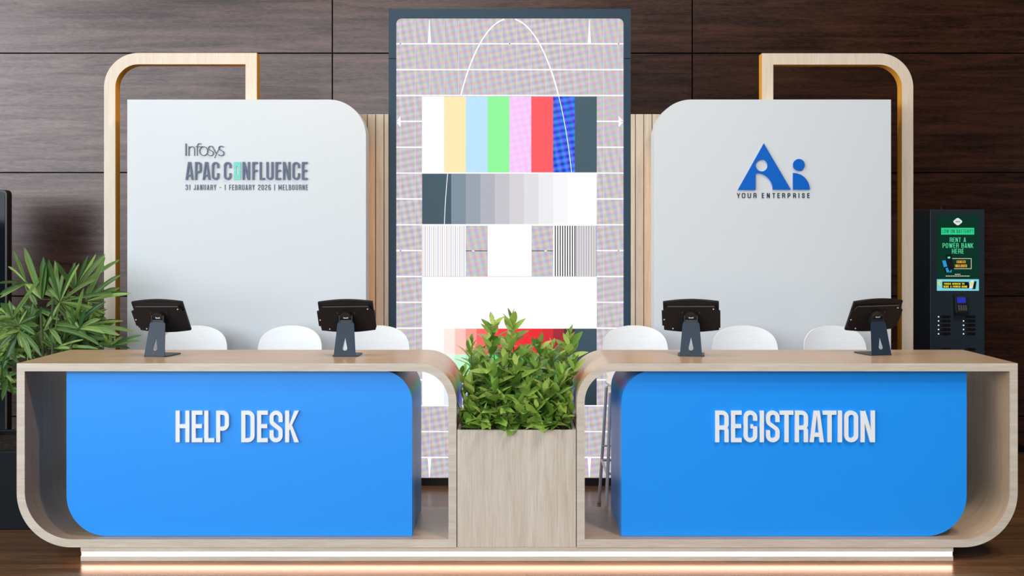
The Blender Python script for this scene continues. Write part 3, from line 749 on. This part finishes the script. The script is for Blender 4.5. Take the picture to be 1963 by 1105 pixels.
# ------------------------------------------------------------------ bar stools behind the desks
def make_stool(name, label, grp):
    root = thing(name, label, 'stool', (0, 0, 0), 0, grp)
    # backrest: rounded D shape bent round the sitter; origin on the floor under the seat, back toward +y
    NU, NV = 24, 18; W2, z0, z1 = .2, .775, 1.085
    def shell(zf, half, back):
        mbx = MB(); rows_ = []
        for jv in range(NV + 1):
            v = 1 - (1 - jv / NV) ** 2.2; z = z0 + (z1 - z0) * v
            e = max(0.0, (v - .45) / .55); hw = W2 * (1 - e ** 3.2) ** (1 / 2.2) if v < 1 else .0
            hw = max(hw, .035) if v < 1 else .05
            if v < .35: hw = W2 * (.86 + .14 * (v / .35))
            row_ = []
            for iu in range(NU + 1):
                x = hw * (iu / NU * 2 - 1)
                y = .17 + .055 * v - .42 * x * x * (1.0) * 1.6 - (.07 * (1 - v / .25) ** 2 if v < .25 else 0)
                row_.append(Vector((x, y + back, z - (0 if v < 1 else .002))))
            rows_.append(row_)
        return rows_
    A, B = shell(0, 0, 0), shell(0, 0, .013)
    mbk = MB()
    ia = [[mbk.vert(p) for p in r] for r in A]; ib = [[mbk.vert(p) for p in r] for r in B]
    for jv in range(NV):
        for iu in range(NU):
            mbk.face([ia[jv][iu], ia[jv][iu + 1], ia[jv + 1][iu + 1], ia[jv + 1][iu]], 0)
            mbk.face([ib[jv][iu + 1], ib[jv][iu], ib[jv + 1][iu], ib[jv + 1][iu + 1]], 0)
        mbk.face([ia[jv][0], ia[jv + 1][0], ib[jv + 1][0], ib[jv][0]], 1); mbk.face([ia[jv + 1][NU], ia[jv][NU], ib[jv][NU], ib[jv + 1][NU]], 1)
    for iu in range(NU):
        mbk.face([ia[0][iu + 1], ia[0][iu], ib[0][iu], ib[0][iu + 1]], 1); mbk.face([ia[NV][iu], ia[NV][iu + 1], ib[NV][iu + 1], ib[NV][iu]], 1)
    mbk.build('backrest', [M['plastic_white'], M['ply_edge']], root, smooth=True)
    # seat: rounded square pan, slightly dished, waterfall front
    ms_ = MB(); N = 28; rings = []
    for k, f in enumerate((0, .35, .65, .88, 1.0)):
        ring = []
        for q in range(N):
            a = 2 * math.pi * q / N; ca, sa = math.cos(a), math.sin(a)
            rr = (abs(ca) ** 3.2 + abs(sa) ** 3.2) ** (-1 / 3.2)
            x, y = .195 * f * rr * ca, -.02 + .185 * f * rr * sa
            z = .765 + .012 * f * f - (.03 * max(0, (-y - .1) / .1) ** 2 if y < -.1 else 0)
            ring.append((x, y, z))
        rings.append(ring)
    tp = [[ms_.vert(p) for p in r] for r in rings[1:]]; bt = [[ms_.vert((p[0], p[1], p[2] - .013)) for p in r] for r in rings[1:]]
    ct, cb = ms_.vert((0, -.02, .765)), ms_.vert((0, -.02, .752))
    for q in range(N):
        n_ = (q + 1) % N
        ms_.face([ct, tp[0][q], tp[0][n_]], 0); ms_.face([cb, bt[0][n_], bt[0][q]], 0)
        for r in range(3):
            ms_.face([tp[r][q], tp[r + 1][q], tp[r + 1][n_], tp[r][n_]], 0); ms_.face([bt[r][n_], bt[r + 1][n_], bt[r + 1][q], bt[r][q]], 0)
        ms_.face([tp[3][q], bt[3][q], bt[3][n_], tp[3][n_]], 1)
    ms_.build('seat', [M['plastic_white'], M['ply_edge']], root, smooth=True)
    for sx in (-1, 1):
        for sy, yt, yf in ((-1, -.13, -.215), (1, .10, .215)):
            ml = MB()
            ml.tube([(sx * .10, yt * .6, .745), (sx * .165, yt, .742), (sx * .182, yt * 1.02, .725), (sx * .195, (yt + yf) / 2 * 1.02, .4), (sx * .216, yf, .008)], .0095, 12)
            lg = ml.build('leg', M['tube'], root, smooth=True)
            mf = MB(); mf.tube([(sx * .216, yf, .0005), (sx * .216, yf, .016)], .0125, 12); mf.build('foot_cap', M['foot'], lg, smooth=True)
    def at(sx, yt, yf, z):
        f = (.725 - z) / .717
        return Vector((sx * (.182 + .034 * f), yt * 1.02 + (yf - yt * 1.02) * f, z))
    mr = MB()
    c4 = [at(-1, -.13, -.215, .27), at(1, -.13, -.215, .27), at(1, .10, .215, .27), at(-1, .10, .215, .27)]
    for q in range(4): mr.tube([c4[q], c4[(q + 1) % 4]], .0075, 10)
    mr.build('footrest', M['tube'], root, smooth=True)
    for z in (.36,):
        mc = MB(); mc.tube([at(-1, .10, .215, z), at(1, .10, .215, z)], .006, 8); mc.build('stretcher', M['tube'], root, smooth=True)
    return root
def dup(root, loc, rz, label):
    r = root.copy(); C.objects.link(r); r.location = loc; r.rotation_euler = (0, 0, rz); r['label'] = label
    for ch in list(root.children):
        c = ch.copy(); C.objects.link(c); c.parent = r
        for g in ch.children:
            d = g.copy(); C.objects.link(d); d.parent = c
    return r
st0 = make_stool('bar_stool', 'white bar stool behind the leftmost tablet stand', 'white bar stools behind the desks')
DST = 6.05
spots = [(379, 'white bar stool behind the leftmost tablet stand', .10), (551.5, 'white bar stool midway between the two tablets on left desk', -.10),
         (724, 'white bar stool right of second tablet, overlapping the screen edge', 0.02), (1216.5, 'white bar stool at inner end of right desk, its legs visible', 0.0),
         (1426.5, 'white bar stool midway between the two tablets on right desk', 0.0), (1606.5, 'white bar stool partly hidden by the rightmost tablet', .14)]
for k, (p, lb, rz) in enumerate(spots):
    loc = (X(p, DST + .2), DST, 0)
    if k == 0: st0.location = loc; st0.rotation_euler = (0, 0, rz); st0['label'] = lb
    else: dup(st0, loc, rz, lb)

# ------------------------------------------------------------------ tablet stands
def make_tablet(name, label, grp):
    """origin at the front lower edge of the upright plate; staff side is +y"""
    root = thing(name, label, 'tablet stand', (0, 0, 0), 0, grp)
    # bent steel plate: base + leaning upright with a teardrop slot
    lean = math.radians(11); Hh = .190; wb, wt, th = .0585, .0445, .004
    out = [(-wb, 0), (wb, 0), (wt, Hh - .02), (wt - .012, Hh), (-wt + .012, Hh), (-wt, Hh - .02)]
    hole = [(0, .098)] + [(.0125 * math.sin(a), .041 - .0125 * math.cos(a)) for a in [math.radians(q) for q in range(100, -101, -12)]]
    cu = bpy.data.curves.new('plate', 'CURVE'); cu.dimensions = '2D'; cu.fill_mode = 'BOTH'; cu.extrude = th / 2
    for P_ in (out, hole):
        sp = cu.splines.new('POLY'); sp.points.add(len(P_) - 1); sp.use_cyclic_u = True
        for q, p in zip(sp.points, P_): q.co = (p[0], p[1], 0, 1)
    tmp = bpy.data.objects.new('tmp', cu); C.objects.link(tmp)
    dg = bpy.context.evaluated_depsgraph_get(); dg.update()
    me = bpy.data.meshes.new_from_object(tmp.evaluated_get(dg)); bpy.data.objects.remove(tmp)
    me.transform(Matrix.Translation((0, .003, .003)) @ Matrix.Rotation(-lean, 4, 'X') @ Matrix.Rotation(math.pi / 2, 4, 'X'))
    me.materials.clear(); me.materials.append(M['stand'])
    up = bpy.data.objects.new('upright', me); C.objects.link(up); up.parent = root
    mbb = MB(); P_ = rounded([(-wb, 0), (wb, 0), (wb + .012, .03, .02), (wb + .012, .17, .02), (-wb - .012, .17, .02), (-wb - .012, .03, .02)], 5)
    a = [mbb.vert((p[0], p[1], .0004)) for p in P_]; b = [mbb.vert((p[0], p[1], .0044)) for p in P_]
    mbb.face(a[::-1]); mbb.face(b)
    for q in range(len(P_)):
        n_ = (q + 1) % len(P_); mbb.face([a[q], a[n_], b[n_], b[q]])
    mbb.build('base_plate', M['stand'], root, fix=True)
    # hinge at the head of the upright
    top = Vector((0, .003 + math.sin(lean) * Hh, math.cos(lean) * Hh))
    piv = top + Vector((0, .018, .006))
    tilt = math.radians(31)
    TM = Matrix.Translation(piv + Vector((0, .012, 0))) @ Matrix.Rotation(math.radians(-.8), 4, 'Y') @ Matrix.Rotation(tilt, 4, 'X')     # local: x across, z up the tablet, -y = rear face
    mh = MB()
    mh.box(-.036, -.031, top.y - .006, top.y + .045, top.z - .012, top.z + .03); mh.box(.031, .036, top.y - .006, top.y + .045, top.z - .012, top.z + .03)
    mh.box(-.031, .031, top.y - .004, top.y + .012, top.z - .02, top.z + .006)
    N = 24; ring = [(.036 * math.cos(2 * math.pi * q / N), .018 + .036 * math.sin(2 * math.pi * q / N)) for q in range(N)]
    mh.prism(ring, -.022, .0, 0, None, TM)
    mh.build('hinge', M['black'], root, fix=True, bevel=.0012)
    mx = MB(); mx.prism([(-.012, .022), (.012, .022), (.012, .0305), (.009, .0305), (.009, .0265), (-.009, .0265), (-.009, .0305), (-.012, .0305)], -.0228, -.0221, 0, None, TM); mx.build('hinge_clip', M['white_letter'], root, fix=True)
    # front shell: wide plate with bowed long edges; its screen faces the staff
    w2, h2 = .147, .092
    shell = [(-w2, -h2), ] + [(-w2 + 2 * w2 * k / 16, -h2 - .014 * math.sin(math.pi * k / 16)) for k in range(1, 16)] + [(w2, -h2), (w2, h2)] + [(w2 - 2 * w2 * k / 16, h2 + .014 * math.sin(math.pi * k / 16)) for k in range(1, 16)] + [(-w2, h2)]
    sh = [(p[0], p[1] + .012) for p in shell]
    mt = MB(); mt.prism(sh, .010, .024, 0, None, TM); sh_o = mt.build('tablet_case', M['tablet'], root, fix=True, bevel=.003)
    ms_ = MB(); ms_.prism([(-.125, -.062), (.125, -.062), (.125, .086), (-.125, .086)], .0242, .0246, 0, None, TM); ms_.build('screen', M['black'], sh_o, fix=True)
    # rear box with notched corners
    bw, bh = .143, .072
    bp = [(-bw - .012, -bh + .020), (-bw - .002, -bh + .020), (-bw - .002, -bh + .008), (-bw + .006, -bh + .008), (-bw + .006, -bh - .006), (bw - .008, -bh - .006), (bw - .008, -bh + .006), (bw + .011, -bh + .006), (bw + .011, bh - .028), (bw - .004, bh - .028), (bw - .004, bh - .018), (bw - .016, bh), (-bw + .016, bh), (-bw + .004, bh - .018), (-bw + .004, bh - .028), (-bw - .012, bh - .028)]
    mr = MB(); mr.prism([(p[0], p[1] + .010) for p in bp], -.002, .0098, 0, None, TM); bo = mr.build('rear_box', M['tablet'], root, fix=True, bevel=.0015)
    me_ = MB(); me_.prism([(-bw + .02, bh + .0105), (bw - .02, bh + .0105), (bw - .02, bh + .0125), (-bw + .02, bh + .0125)], -.002, .006, 0, None, TM); me_.build('lip', M['edge_metal'], bo, fix=True)
    mp = MB(); mp.prism(rounded([(-.062, -.05, .004), (.062, -.05, .004), (.062, .058, .004), (-.062, .058, .004)], 3), -.0035, -.0022, 0, None, TM); mp.build('mount_plate', M['tablet'], bo, fix=True, bevel=.0006)
    for (qx, qz) in ((-.143, .0), (.118, .068), (-.098, -.06), (-.046, .044), (.046, .044)):
        k_ = .0034 if abs(qx) > .06 else .0018
        mk = MB(); mk.prism([(qx + k_ * math.cos(2 * math.pi * q / 10), qz + k_ * math.sin(2 * math.pi * q / 10)) for q in range(10)], -.0047, -.0024 if k_ > .002 else -.0036, 0, None, TM)
        mk.build('lock' if k_ > .002 else 'screw', M['white_letter'] if k_ > .002 else M['edge_metal'], bo, fix=True)
    return root
ztop = Z(697, D1) + .0002
def on_top(px, py):
    d = (H - ztop) * F / (py - VY); return (X(px, d), d, ztop)
tb0 = make_tablet('tablet_stand', 'black tablet stand turned left, nearest the palm on left desk', 'tablet stands on the desks')
for k, (p, py, yaw, lb) in enumerate(((295.5, 684.5, -10, 'black tablet stand turned sideways, nearest the palm on left desk'), (660.5, 684.5, -1, 'black tablet stand at inner end of left desk, near the screen'),
                                 (1324.5, 684, -11, 'black tablet stand on right desk, left of the blue logo'), (1690.5, 682, 13, 'black tablet stand at right end of right desk, by the oak arch'))):
    if k == 0: tb0.location = on_top(p, py); tb0.rotation_euler = (0, 0, math.radians(yaw)); tb0['label'] = lb
    else: dup(tb0, on_top(p, py), math.radians(yaw), lb)

# ------------------------------------------------------------------ power bank rental kiosk
DK_ = 7.33
root = thing('charging_kiosk', 'slim dark power bank rental kiosk with green screen by the wall', 'kiosk', (X(1835.5, DK_), DK_ + .18, 0))
kx = lambda v: X(v, DK_)
kz = lambda v: Z(v, DK_)
mb = MB(); mb.box(kx(1783), kx(1887.5), DK_, DK_ + .36, 0.001, kz(402)); mb.build('body', M['kiosk'], root, bevel=.004)
def K_(c, s=1.0):
    m = emit('kiosk_lit', lin(c), s); b = m.node_tree.nodes['Principled BSDF']
    b.inputs['Base Color'].default_value = (.004, .004, .004, 1); b.inputs['Specular IOR Level'].default_value = .06; return m
KB = {'bg': K_((3, 50, 36)), 'mint': K_((48, 205, 140)), 'text': K_((96, 232, 170)), 'dark': K_((6, 70, 46)), 'amber': K_((244, 176, 48)), 'cream': K_((226, 222, 190)), 'cyan': K_((126, 208, 220)), 'ink': K_((10, 14, 16)), 'yel': K_((246, 220, 50)), 'phone': K_((16, 22, 26)), 'pblue': K_((40, 150, 214)), 'white': K_((224, 226, 226))}
keys = list(KB); kmats = [KB[k] for k in keys]
mb = MB(); d = DK_ - .0025
mb.box(kx(1797.3), kx(1876.3), d, DK_ - .0002, kz(535.2), kz(412.5), keys.index('bg'))
sc_ = mb.build('screen', kmats, root); sc_['label'] = 'lit dark green advertising screen'
mb = MB()
def kq(x0, x1, y0, y1, key, lay=1): mb.box(kx(x0), kx(x1), d - .0003 * lay, d - .0003 * lay + .0002, kz(y1), kz(y0), keys.index(key))
def ktext(s, x0, x1, y0, y1, key, lay=1, t=.09, gap=.13):
    n0 = len(mb.m); text_line(mb, s, kx(x0), kx(x1), kz(y1), kz(y0), d - .0003 * lay, d - .0003 * lay + .0002, t, gap)
    for q in range(n0, len(mb.m)): mb.m[q] = keys.index(key)
k2 = lambda v: 1780 + v / 6.908
k3 = lambda v: 400 + v / 6.908
def kpoly(P_, key, lay): mb.prism([(kx(k2(a)), kz(k3(b))) for a, b in P_], d - .0003 * lay, d - .0003 * lay + .0002, keys.index(key))
kpoly([(385 + (54 + 5 * math.cos(4 * a)) * math.cos(a), 174 + (44 + 4 * math.cos(4 * a)) * math.sin(a)) for a in [2 * math.pi * q / 32 for q in range(32)]], 'white', 1)
ktext('PRESS', k2(358), k2(412), k3(166), k3(184), 'dark', 2, .16)
kq(k2(165), k2(602), k3(256), k3(346), 'mint'); ktext('LOW ON BATTERY?', k2(180), k2(588), k3(278), k3(324), 'dark', 2)
ktext('RENT A', k2(280), k2(492), k3(385), k3(445), 'text'); ktext('POWER BANK', k2(185), k2(590), k3(460), k3(522), 'text'); ktext('HERE', k2(308), k2(465), k3(535), k3(597), 'text')
for a, b, c_, e in ((310, 566, 660, 667), (310, 566, 794, 801), (560, 567, 660, 801)): kq(k2(a), k2(b), k3(c_), k3(e), 'cream', 2)
ktext('CABLES', k2(370), k2(488), k3(688), k3(724), 'amber', 2, .16); ktext('INCLUDED', k2(350), k2(505), k3(742), k3(778), 'amber', 2, .16)
kpoly([(222, 612), (300, 606), (335, 800), (255, 812)], 'phone', 3); kpoly([(172, 684), (228, 680), (262, 850), (215, 858)], 'phone', 2)
kpoly([(178, 690), (222, 686), (246, 768), (200, 778)], 'pblue', 3); kpoly([(222, 790), (256, 782), (272, 840), (240, 850)], 'pblue', 3)
kpoly([(248, 640), (282, 636), (286, 660), (254, 664)], 'text', 4); kpoly([(240, 842), (300, 846), (304, 812), (292, 812), (288, 834), (244, 830)], 'pblue', 4)
for a, b, yk in ((346, 420, 868), (225, 542, 890)):
    q = a
    while q < b:
        e = min(b, q + 26); kq(k2(q), k2(e), k3(yk), k3(yk + 9), 'cream', 1); q += 31
mb.build('screen_text', kmats, sc_, fix=True)
mb = MB(); d2 = DK_ - .002
mb.box(kx(1796), kx(1876.3), d2, DK_ - .0002, kz(557.8), kz(535.6), keys.index('cyan'))
d = d2
kpoly([(180, 968), (530, 972), (545, 1058), (182, 1055)], 'ink', 1)
ktext('TOUCH SCREEN TO', k2(200), k2(472), k3(985), k3(1010), 'yel', 2, .16); ktext('RENT A POWER BANK', k2(197), k2(512), k3(1022), k3(1048), 'yel', 2, .16)
kpoly([(558, 952), (598, 950), (586, 1055), (534, 1056)], 'white', 2); kpoly([(605, 964), (634, 964), (620, 1068), (575, 1068)], 'ink', 2); kpoly([(560, 978), (584, 978), (578, 1022), (553, 1022)], 'yel', 3)
for cx_, cy_ in ((152, 960), (130, 985), (148, 1010)): kpoly([(cx_ + 16 * math.cos(q), cy_ + 9 * math.sin(q)) for q in [2 * math.pi * w / 12 for w in range(12)]], 'yel', 1)
o = mb.build('banner', kmats, root, fix=True); o['label'] = 'pale blue lit banner reading TOUCH SCREEN TO RENT A POWER BANK'
k4 = lambda v: 530 + v / 6.908
mb = MB(); pr = [(DK_ - .001, kz(k4(240))), (DK_ - .03, kz(k4(262))), (DK_ - .05, kz(k4(470))), (DK_ - .046, kz(k4(500))), (DK_ - .001, kz(k4(505)))]
xa, xb = kx(k2(325)), kx(k2(492))
a = [mb.vert((xa, p[0], p[1])) for p in pr]; b = [mb.vert((xb, p[0], p[1])) for p in pr]
mb.face(a); mb.face(b[::-1])
for q in range(5): mb.face([a[q], b[q], b[(q + 1) % 5], a[(q + 1) % 5]])
ct_ = mb.build('card_terminal', M['black'], root, fix=True, bevel=.002); ct_['label'] = 'small black card payment terminal'
def on_face(u, v, off=.0008):
    """u across, v from top of the sloping face of the terminal"""
    p0 = Vector((xa, pr[1][0], pr[1][1])); e = Vector((0, pr[2][0] - pr[1][0], pr[2][1] - pr[1][1]))
    n_ = Vector((0, e.z, -e.y)).normalized(); n_ = n_ if n_.y < 0 else -n_
    return p0 + Vector((u * (xb - xa), 0, 0)) + e * v + n_ * off
def face_rect(m_, u0, u1, v0, v1, off=.001):
    m_.quad(on_face(u0, v1, off), on_face(u1, v1, off), on_face(u1, v0, off), on_face(u0, v0, off))
m1 = MB(); face_rect(m1, .14, .82, .06, .42); m1.build('terminal_screen', emit('terminal_blue', lin((14, 40, 170)), 1.0), ct_)
m1 = MB()
for r_ in range(4):
    for c_ in range(4): face_rect(m1, .2 + .18 * c_, .32 + .18 * c_, .58 + .085 * r_, .625 + .085 * r_)
m1.build('keypad', mat('keypad_grey', (.2, .21, .22), .5), ct_)
for col_, (sx0, sx1, lx) in enumerate(((160, 292, 132), (488, 622, 463))):
    for rw, yk in enumerate((537, 592, 649, 705, 763, 968)):
        mb = MB(); c0, c1 = kx(k2(sx0)), kx(k2(sx1)); zc = kz(k4(yk)); hh = 18 / 6.908 * DK_ / F
        mb.prism(rounded([(c0, zc - hh, hh * .98), (c1, zc - hh, hh * .98), (c1, zc + hh, hh * .98), (c0, zc + hh, hh * .98)], 5), DK_ - .002, DK_ - .0002)
        sl = mb.build('slot', M['slot'], root, fix=True)
        if not (col_ == 1 and rw == 0):
            m1 = MB(); q = 5.5 / 6.908 * DK_ / F
            m1.box(kx(k2(sx0 + 14)), kx(k2(sx0 + 26)), DK_ - .0026, DK_ - .0021, zc - q * .6, zc + q * .6); m1.build('slot_mark', M['edge_metal'], sl)
            if rw < 5:
                m1 = MB(); cc = kx(k2(lx)); m1.prism([(cc + q * 1.5 * math.cos(w), zc + q * 1.5 * math.sin(w)) for w in [2 * math.pi * z / 10 for z in range(10)]], DK_ - .0015, DK_ - .0002)
                m1.build('indicator_light', emit('indicator', (.9, .95, 1), 1.4), sl, fix=True)
mb = MB(); mb.tube([(kx(1810), DK_ + .05, kz(402)), (kx(1810), DK_ + .05, kz(396))], .006, 10); mb.tube([(kx(1810), DK_ + .05, kz(396)), (kx(1810), DK_ + .05, kz(393.5)), (kx(1848), DK_ + .08, kz(394))], .0035, 8)
mb.build('antenna', M['black'], root, smooth=True)
local(root)

# ------------------------------------------------------------------ dark display totem at the left edge
DT = 6.95
root = thing('display_totem', 'tall black freestanding display totem cut by left photo edge', 'display', (X(-70, DT), DT + .04, 0))
def tot(x0, x1, y0, r): return rounded([(X(x0, DT), .03), (X(x1, DT), .03), (X(x1, DT), Z(y0, DT), r), (X(x0, DT), Z(y0, DT), r)], 8)
mb = MB(); mb.prism(tot(-150, 13.5, 364, .03), DT, DT + .07); mb.build('casing', M['black'], root, fix=True, bevel=.003)
mb = MB(); mb.prism(tot(-146, 9.5, 368, .024), DT - .002, DT - .0002); mb.build('glass_panel', mat('black_glass', (.004, .006, .008), .05, .15), root, fix=True)
mb = MB(); mb.box(X(-160, DT), X(22, DT), DT - .12, DT + .2, .0005, .03); mb.build('base', M['black'], root, bevel=.004)
local(root)

# ------------------------------------------------------------------ palm in its black planter
rnd = random.Random(5)
root = thing('palm_planter', 'black box planter with bushy lady palm behind left desk end', 'potted plant', (-2.83, 6.02, 0))
x0, x1, y0, y1, zr = -3.2, -2.50, 5.68, 6.34, Z(866, 5.68)
mb = MB(); tW = .03
mb.box(x0, x1, y0, y0 + tW, .0005, zr); mb.box(x0, x1, y1 - tW, y1, .0005, zr); mb.box(x0, x0 + tW, y0 + tW, y1 - tW, .0005, zr); mb.box(x1 - tW, x1, y0 + tW, y1 - tW, .0005, zr)
mb.build('pot', M['pot'], root, bevel=.005)
mb = MB(); mb.box(x0 + tW, x1 - tW, y0 + tW, y1 - tW, zr - .1, zr - .03); mb.build('soil', M['soil'], root)
canes = []
for k in range(9):
    cx_, cy_ = rnd.uniform(-3.0, -2.56), rnd.uniform(5.82, 6.22); hgt = rnd.uniform(.35, .85)
    tp_ = Vector((cx_ + rnd.uniform(-.06, .1), cy_ + rnd.uniform(-.04, .04), zr + hgt))
    mc = MB(); mc.tube([(cx_, cy_, zr - .05), ((cx_ + tp_.x) / 2, (cy_ + tp_.y) / 2, zr + hgt * .5), tp_], [.011, .010, .008], 8)
    mc.build('cane', M['cane'], root, smooth=True); canes.append(((cx_, cy_), tp_))
def strap(mb, hub, tip, W, arch_, side_hint):
    """pleated strap leaflet from hub to tip, arching upward on the way; blunt ragged end"""
    n = 9; prev = None; dv = tip - hub; L = dv.length
    side = dv.cross(side_hint)
    if side.length < 1e-4: side = Vector((1, 0, 0))
    side.normalize()
    for k in range(n + 1):
        t = k / n
        c = hub + dv * t + Vector((0, 0, 1)) * (arch_ * L * 4 * t * (1 - t) * (.55 + .45 * t))
        if t < .12: w = W * (.22 + t * 2.2)
        else: w = W * min(1, .48 + (t - .12) * 2.0) * (1 - .40 * max(0, t - .78) / .22)
        if t > .985: w *= .55
        nrm = side.cross(dv).normalized()
        if nrm.y > 0: nrm = -nrm
        f = .16
        vs_ = [c - side * w / 2 + nrm * w * f, c - side * w / 4 - nrm * w * .03, c + nrm * w * .05, c + side * w / 4 - nrm * w * .03, c + side * w / 2 + nrm * w * f]
        if k == n: vs_[1] += dv.normalized() * W * .5; vs_[3] += dv.normalized() * W * .3
        row_ = [mb.vert(v) for v in vs_]
        if prev:
            for q in range(4): mb.face([prev[q], prev[q + 1], row_[q + 1], row_[q]])
        prev = row_
pxs = lambda v: v / 4.25
pys = lambda v: 460 + v / 4.25
def frond(hub, tips, d0, W=.034, arch_=.06, spread=.12):
    hubp = PT(pxs(hub[0]), pys(hub[1]), d0); mbf = MB()
    for tx, ty, *o in tips:
        dd = d0 + (o[0] if o else rnd.uniform(-spread, spread))
        dd = max(5.82, min(6.42, dd))
        tp_ = PT(pxs(tx), pys(ty), dd)
        ar = arch_ if abs(tp_.x - hubp.x) > abs(tp_.z - hubp.z) * .5 else arch_ * .25
        strap(mbf, hubp, tp_, W * rnd.uniform(.62, .95), ar, Vector((rnd.uniform(-.2, .2), -1, rnd.uniform(.1, .5))))
    # petiole down to the nearest cane
    ct = min(canes, key=lambda c: (Vector((hubp.x, hubp.y)) - Vector(c[0])).length + rnd.random() * .15)
    base = Vector((ct[1].x, ct[1].y, min(ct[1].z, hubp.z - .12)))
    mid = base.lerp(hubp, .55) + Vector((0, 0, .05))
    mbf.tube([base, mid, hubp], [.004, .0032, .0026], 6)
    mbf.build('frond', M['palm'], root, smooth=True)
frond((490, 505), [(398, 172), (450, 185), (612, 195), (640, 205), (330, 335), (775, 325), (1055, 440), (868, 650), (850, 600), (705, 775), (365, 725), (390, 700)], 5.95, .034)
frond((345, 485), [(355, 155), (205, 80), (400, 172), (225, 370), (375, 220)], 6.02, .05, .03)
frond((610, 410), [(450, 178), (545, 290), (715, 135), (775, 128), (848, 128), (965, 168), (600, 200)], 6.12, .036, .03)
frond((700, 500), [(975, 293), (852, 150), (785, 365), (1050, 440), (965, 395), (850, 510), (720, 390)], 6.08, .034, .05)
frond((600, 722), [(590, 545), (680, 405), (850, 512), (995, 662), (1080, 748), (965, 775), (700, 775), (545, 600), (850, 760)], 6.0, .036, .06)
frond((100, 642), [(78, 505), (45, 508), (10, 520), (-20, 560), (358, 285), (240, 450), (0, 645), (-30, 690)], 5.92, .03, .05)
frond((155, 742), [(330, 940, -.05), (250, 962, -.05), (30, 1035, -.05), (-10, 975), (0, 880), (-20, 810), (95, 860), (180, 870), (60, 765), (120, 960)], 5.90, .042, .10)
frond((400, 722), [(830, 870, -.02), (690, 800), (640, 790), (330, 835), (350, 690), (500, 850), (280, 800)], 5.93, .032, .10)
frond((440, 885), [(420, 770), (472, 738), (545, 790), (672, 815), (795, 888), (330, 810), (350, 745), (570, 885), (380, 880)], 5.90, .024, .05)
frond((240, 724), [(268, 525), (180, 592), (332, 568), (160, 545), (310, 640), (60, 700), (400, 700)], 6.0, .032, .04)
frond((900, 868), [(1150, 778), (1142, 825), (1052, 884), (830, 760), (900, 760), (1000, 790), (800, 850), (850, 800)], 6.0, .022, .05)
frond((215, 352), [(0, 445), (10, 465), (-10, 352), (70, 220), (112, 95), (150, 160), (300, 520)], 6.1, .028, .05)
frond((300, 565), [(165, 545), (205, 330), (420, 600), (385, 695), (240, 500), (262, 690), (480, 650), (200, 640)], 6.1, .034, .04)
frond((60, 905), [(-20, 850), (0, 990), (180, 840), (200, 960), (100, 800), (40, 780), (150, 1000), (240, 900)], 5.98, .032, .05)
frond((10, 1010), [(-30, 1200), (35, 1250), (60, 1100), (100, 1040), (-40, 1060), (90, 1150), (60, 960)], 5.9, .03, .08)
frond((60, 1120), [(20, 1300), (110, 1260), (-30, 1180), (120, 1160), (130, 1080), (0, 1060)], 5.95, .028, .08)
frond((560, 640), [(420, 470), (560, 420), (640, 460), (760, 560), (780, 660), (480, 560), (700, 800)], 6.25, .036, .05)
frond((760, 740), [(700, 560), (850, 600), (900, 700), (960, 860), (820, 880), (640, 700), (720, 860)], 6.2, .032, .06)
frond((330, 780), [(250, 640), (420, 640), (480, 760), (470, 880), (200, 760), (220, 880), (350, 900), (290, 880)], 6.1, .034, .06)
frond((560, 860), [(460, 760), (600, 740), (720, 830), (700, 890), (480, 890), (640, 890), (780, 860)], 6.12, .026, .05)
frond((120, 600), [(0, 720), (40, 560), (200, 520), (220, 620), (60, 660), (180, 720), (-30, 600)], 6.22, .034, .04)
frond((200, 900), [(120, 780), (300, 800), (360, 900), (280, 960), (60, 880), (120, 1000), (400, 860)], 6.05, .032, .05)
frond((480, 470), [(400, 300), (520, 260), (590, 330), (640, 470), (340, 420), (380, 540), (560, 560)], 6.3, .036, .03)
frond((680, 640), [(610, 480), (760, 470), (850, 560), (860, 660), (560, 700), (760, 760)], 6.3, .034, .05)
frond((-40, 760), [(-30, 640), (60, 720), (80, 820), (-20, 900), (30, 860)], 6.1, .034, .05)
for k in range(30):                                  # inner fronds that fill the heart of the plant
    hx_, hy_ = rnd.uniform(60, 800), rnd.uniform(640, 920); n_ = rnd.randint(6, 8); a0 = rnd.uniform(-.4, .4); Lp = rnd.uniform(120, 210)
    tips_ = []
    for q in range(n_):
        a = a0 + math.pi * (-.15 + 1.3 * q / (n_ - 1)); tx = hx_ + Lp * 1.1 * math.cos(a); ty = hy_ - Lp * math.sin(a) * .9
        tips_.append((max(-60, min(930, tx)), ty))
    frond((hx_, hy_), tips_, rnd.uniform(5.9, 6.3), .032, .06, .06)
for k in range(6):
    hx_, hy_ = rnd.uniform(-40, 90), rnd.uniform(900, 1250)
    frond((hx_, hy_), [(hx_ + 150 * math.cos(a), hy_ - 130 * math.sin(a)) for a in [math.pi * (q / 6 - .1) * 1.2 for q in range(7)]], rnd.uniform(5.95, 6.2), .03, .06, .06)
local(root)
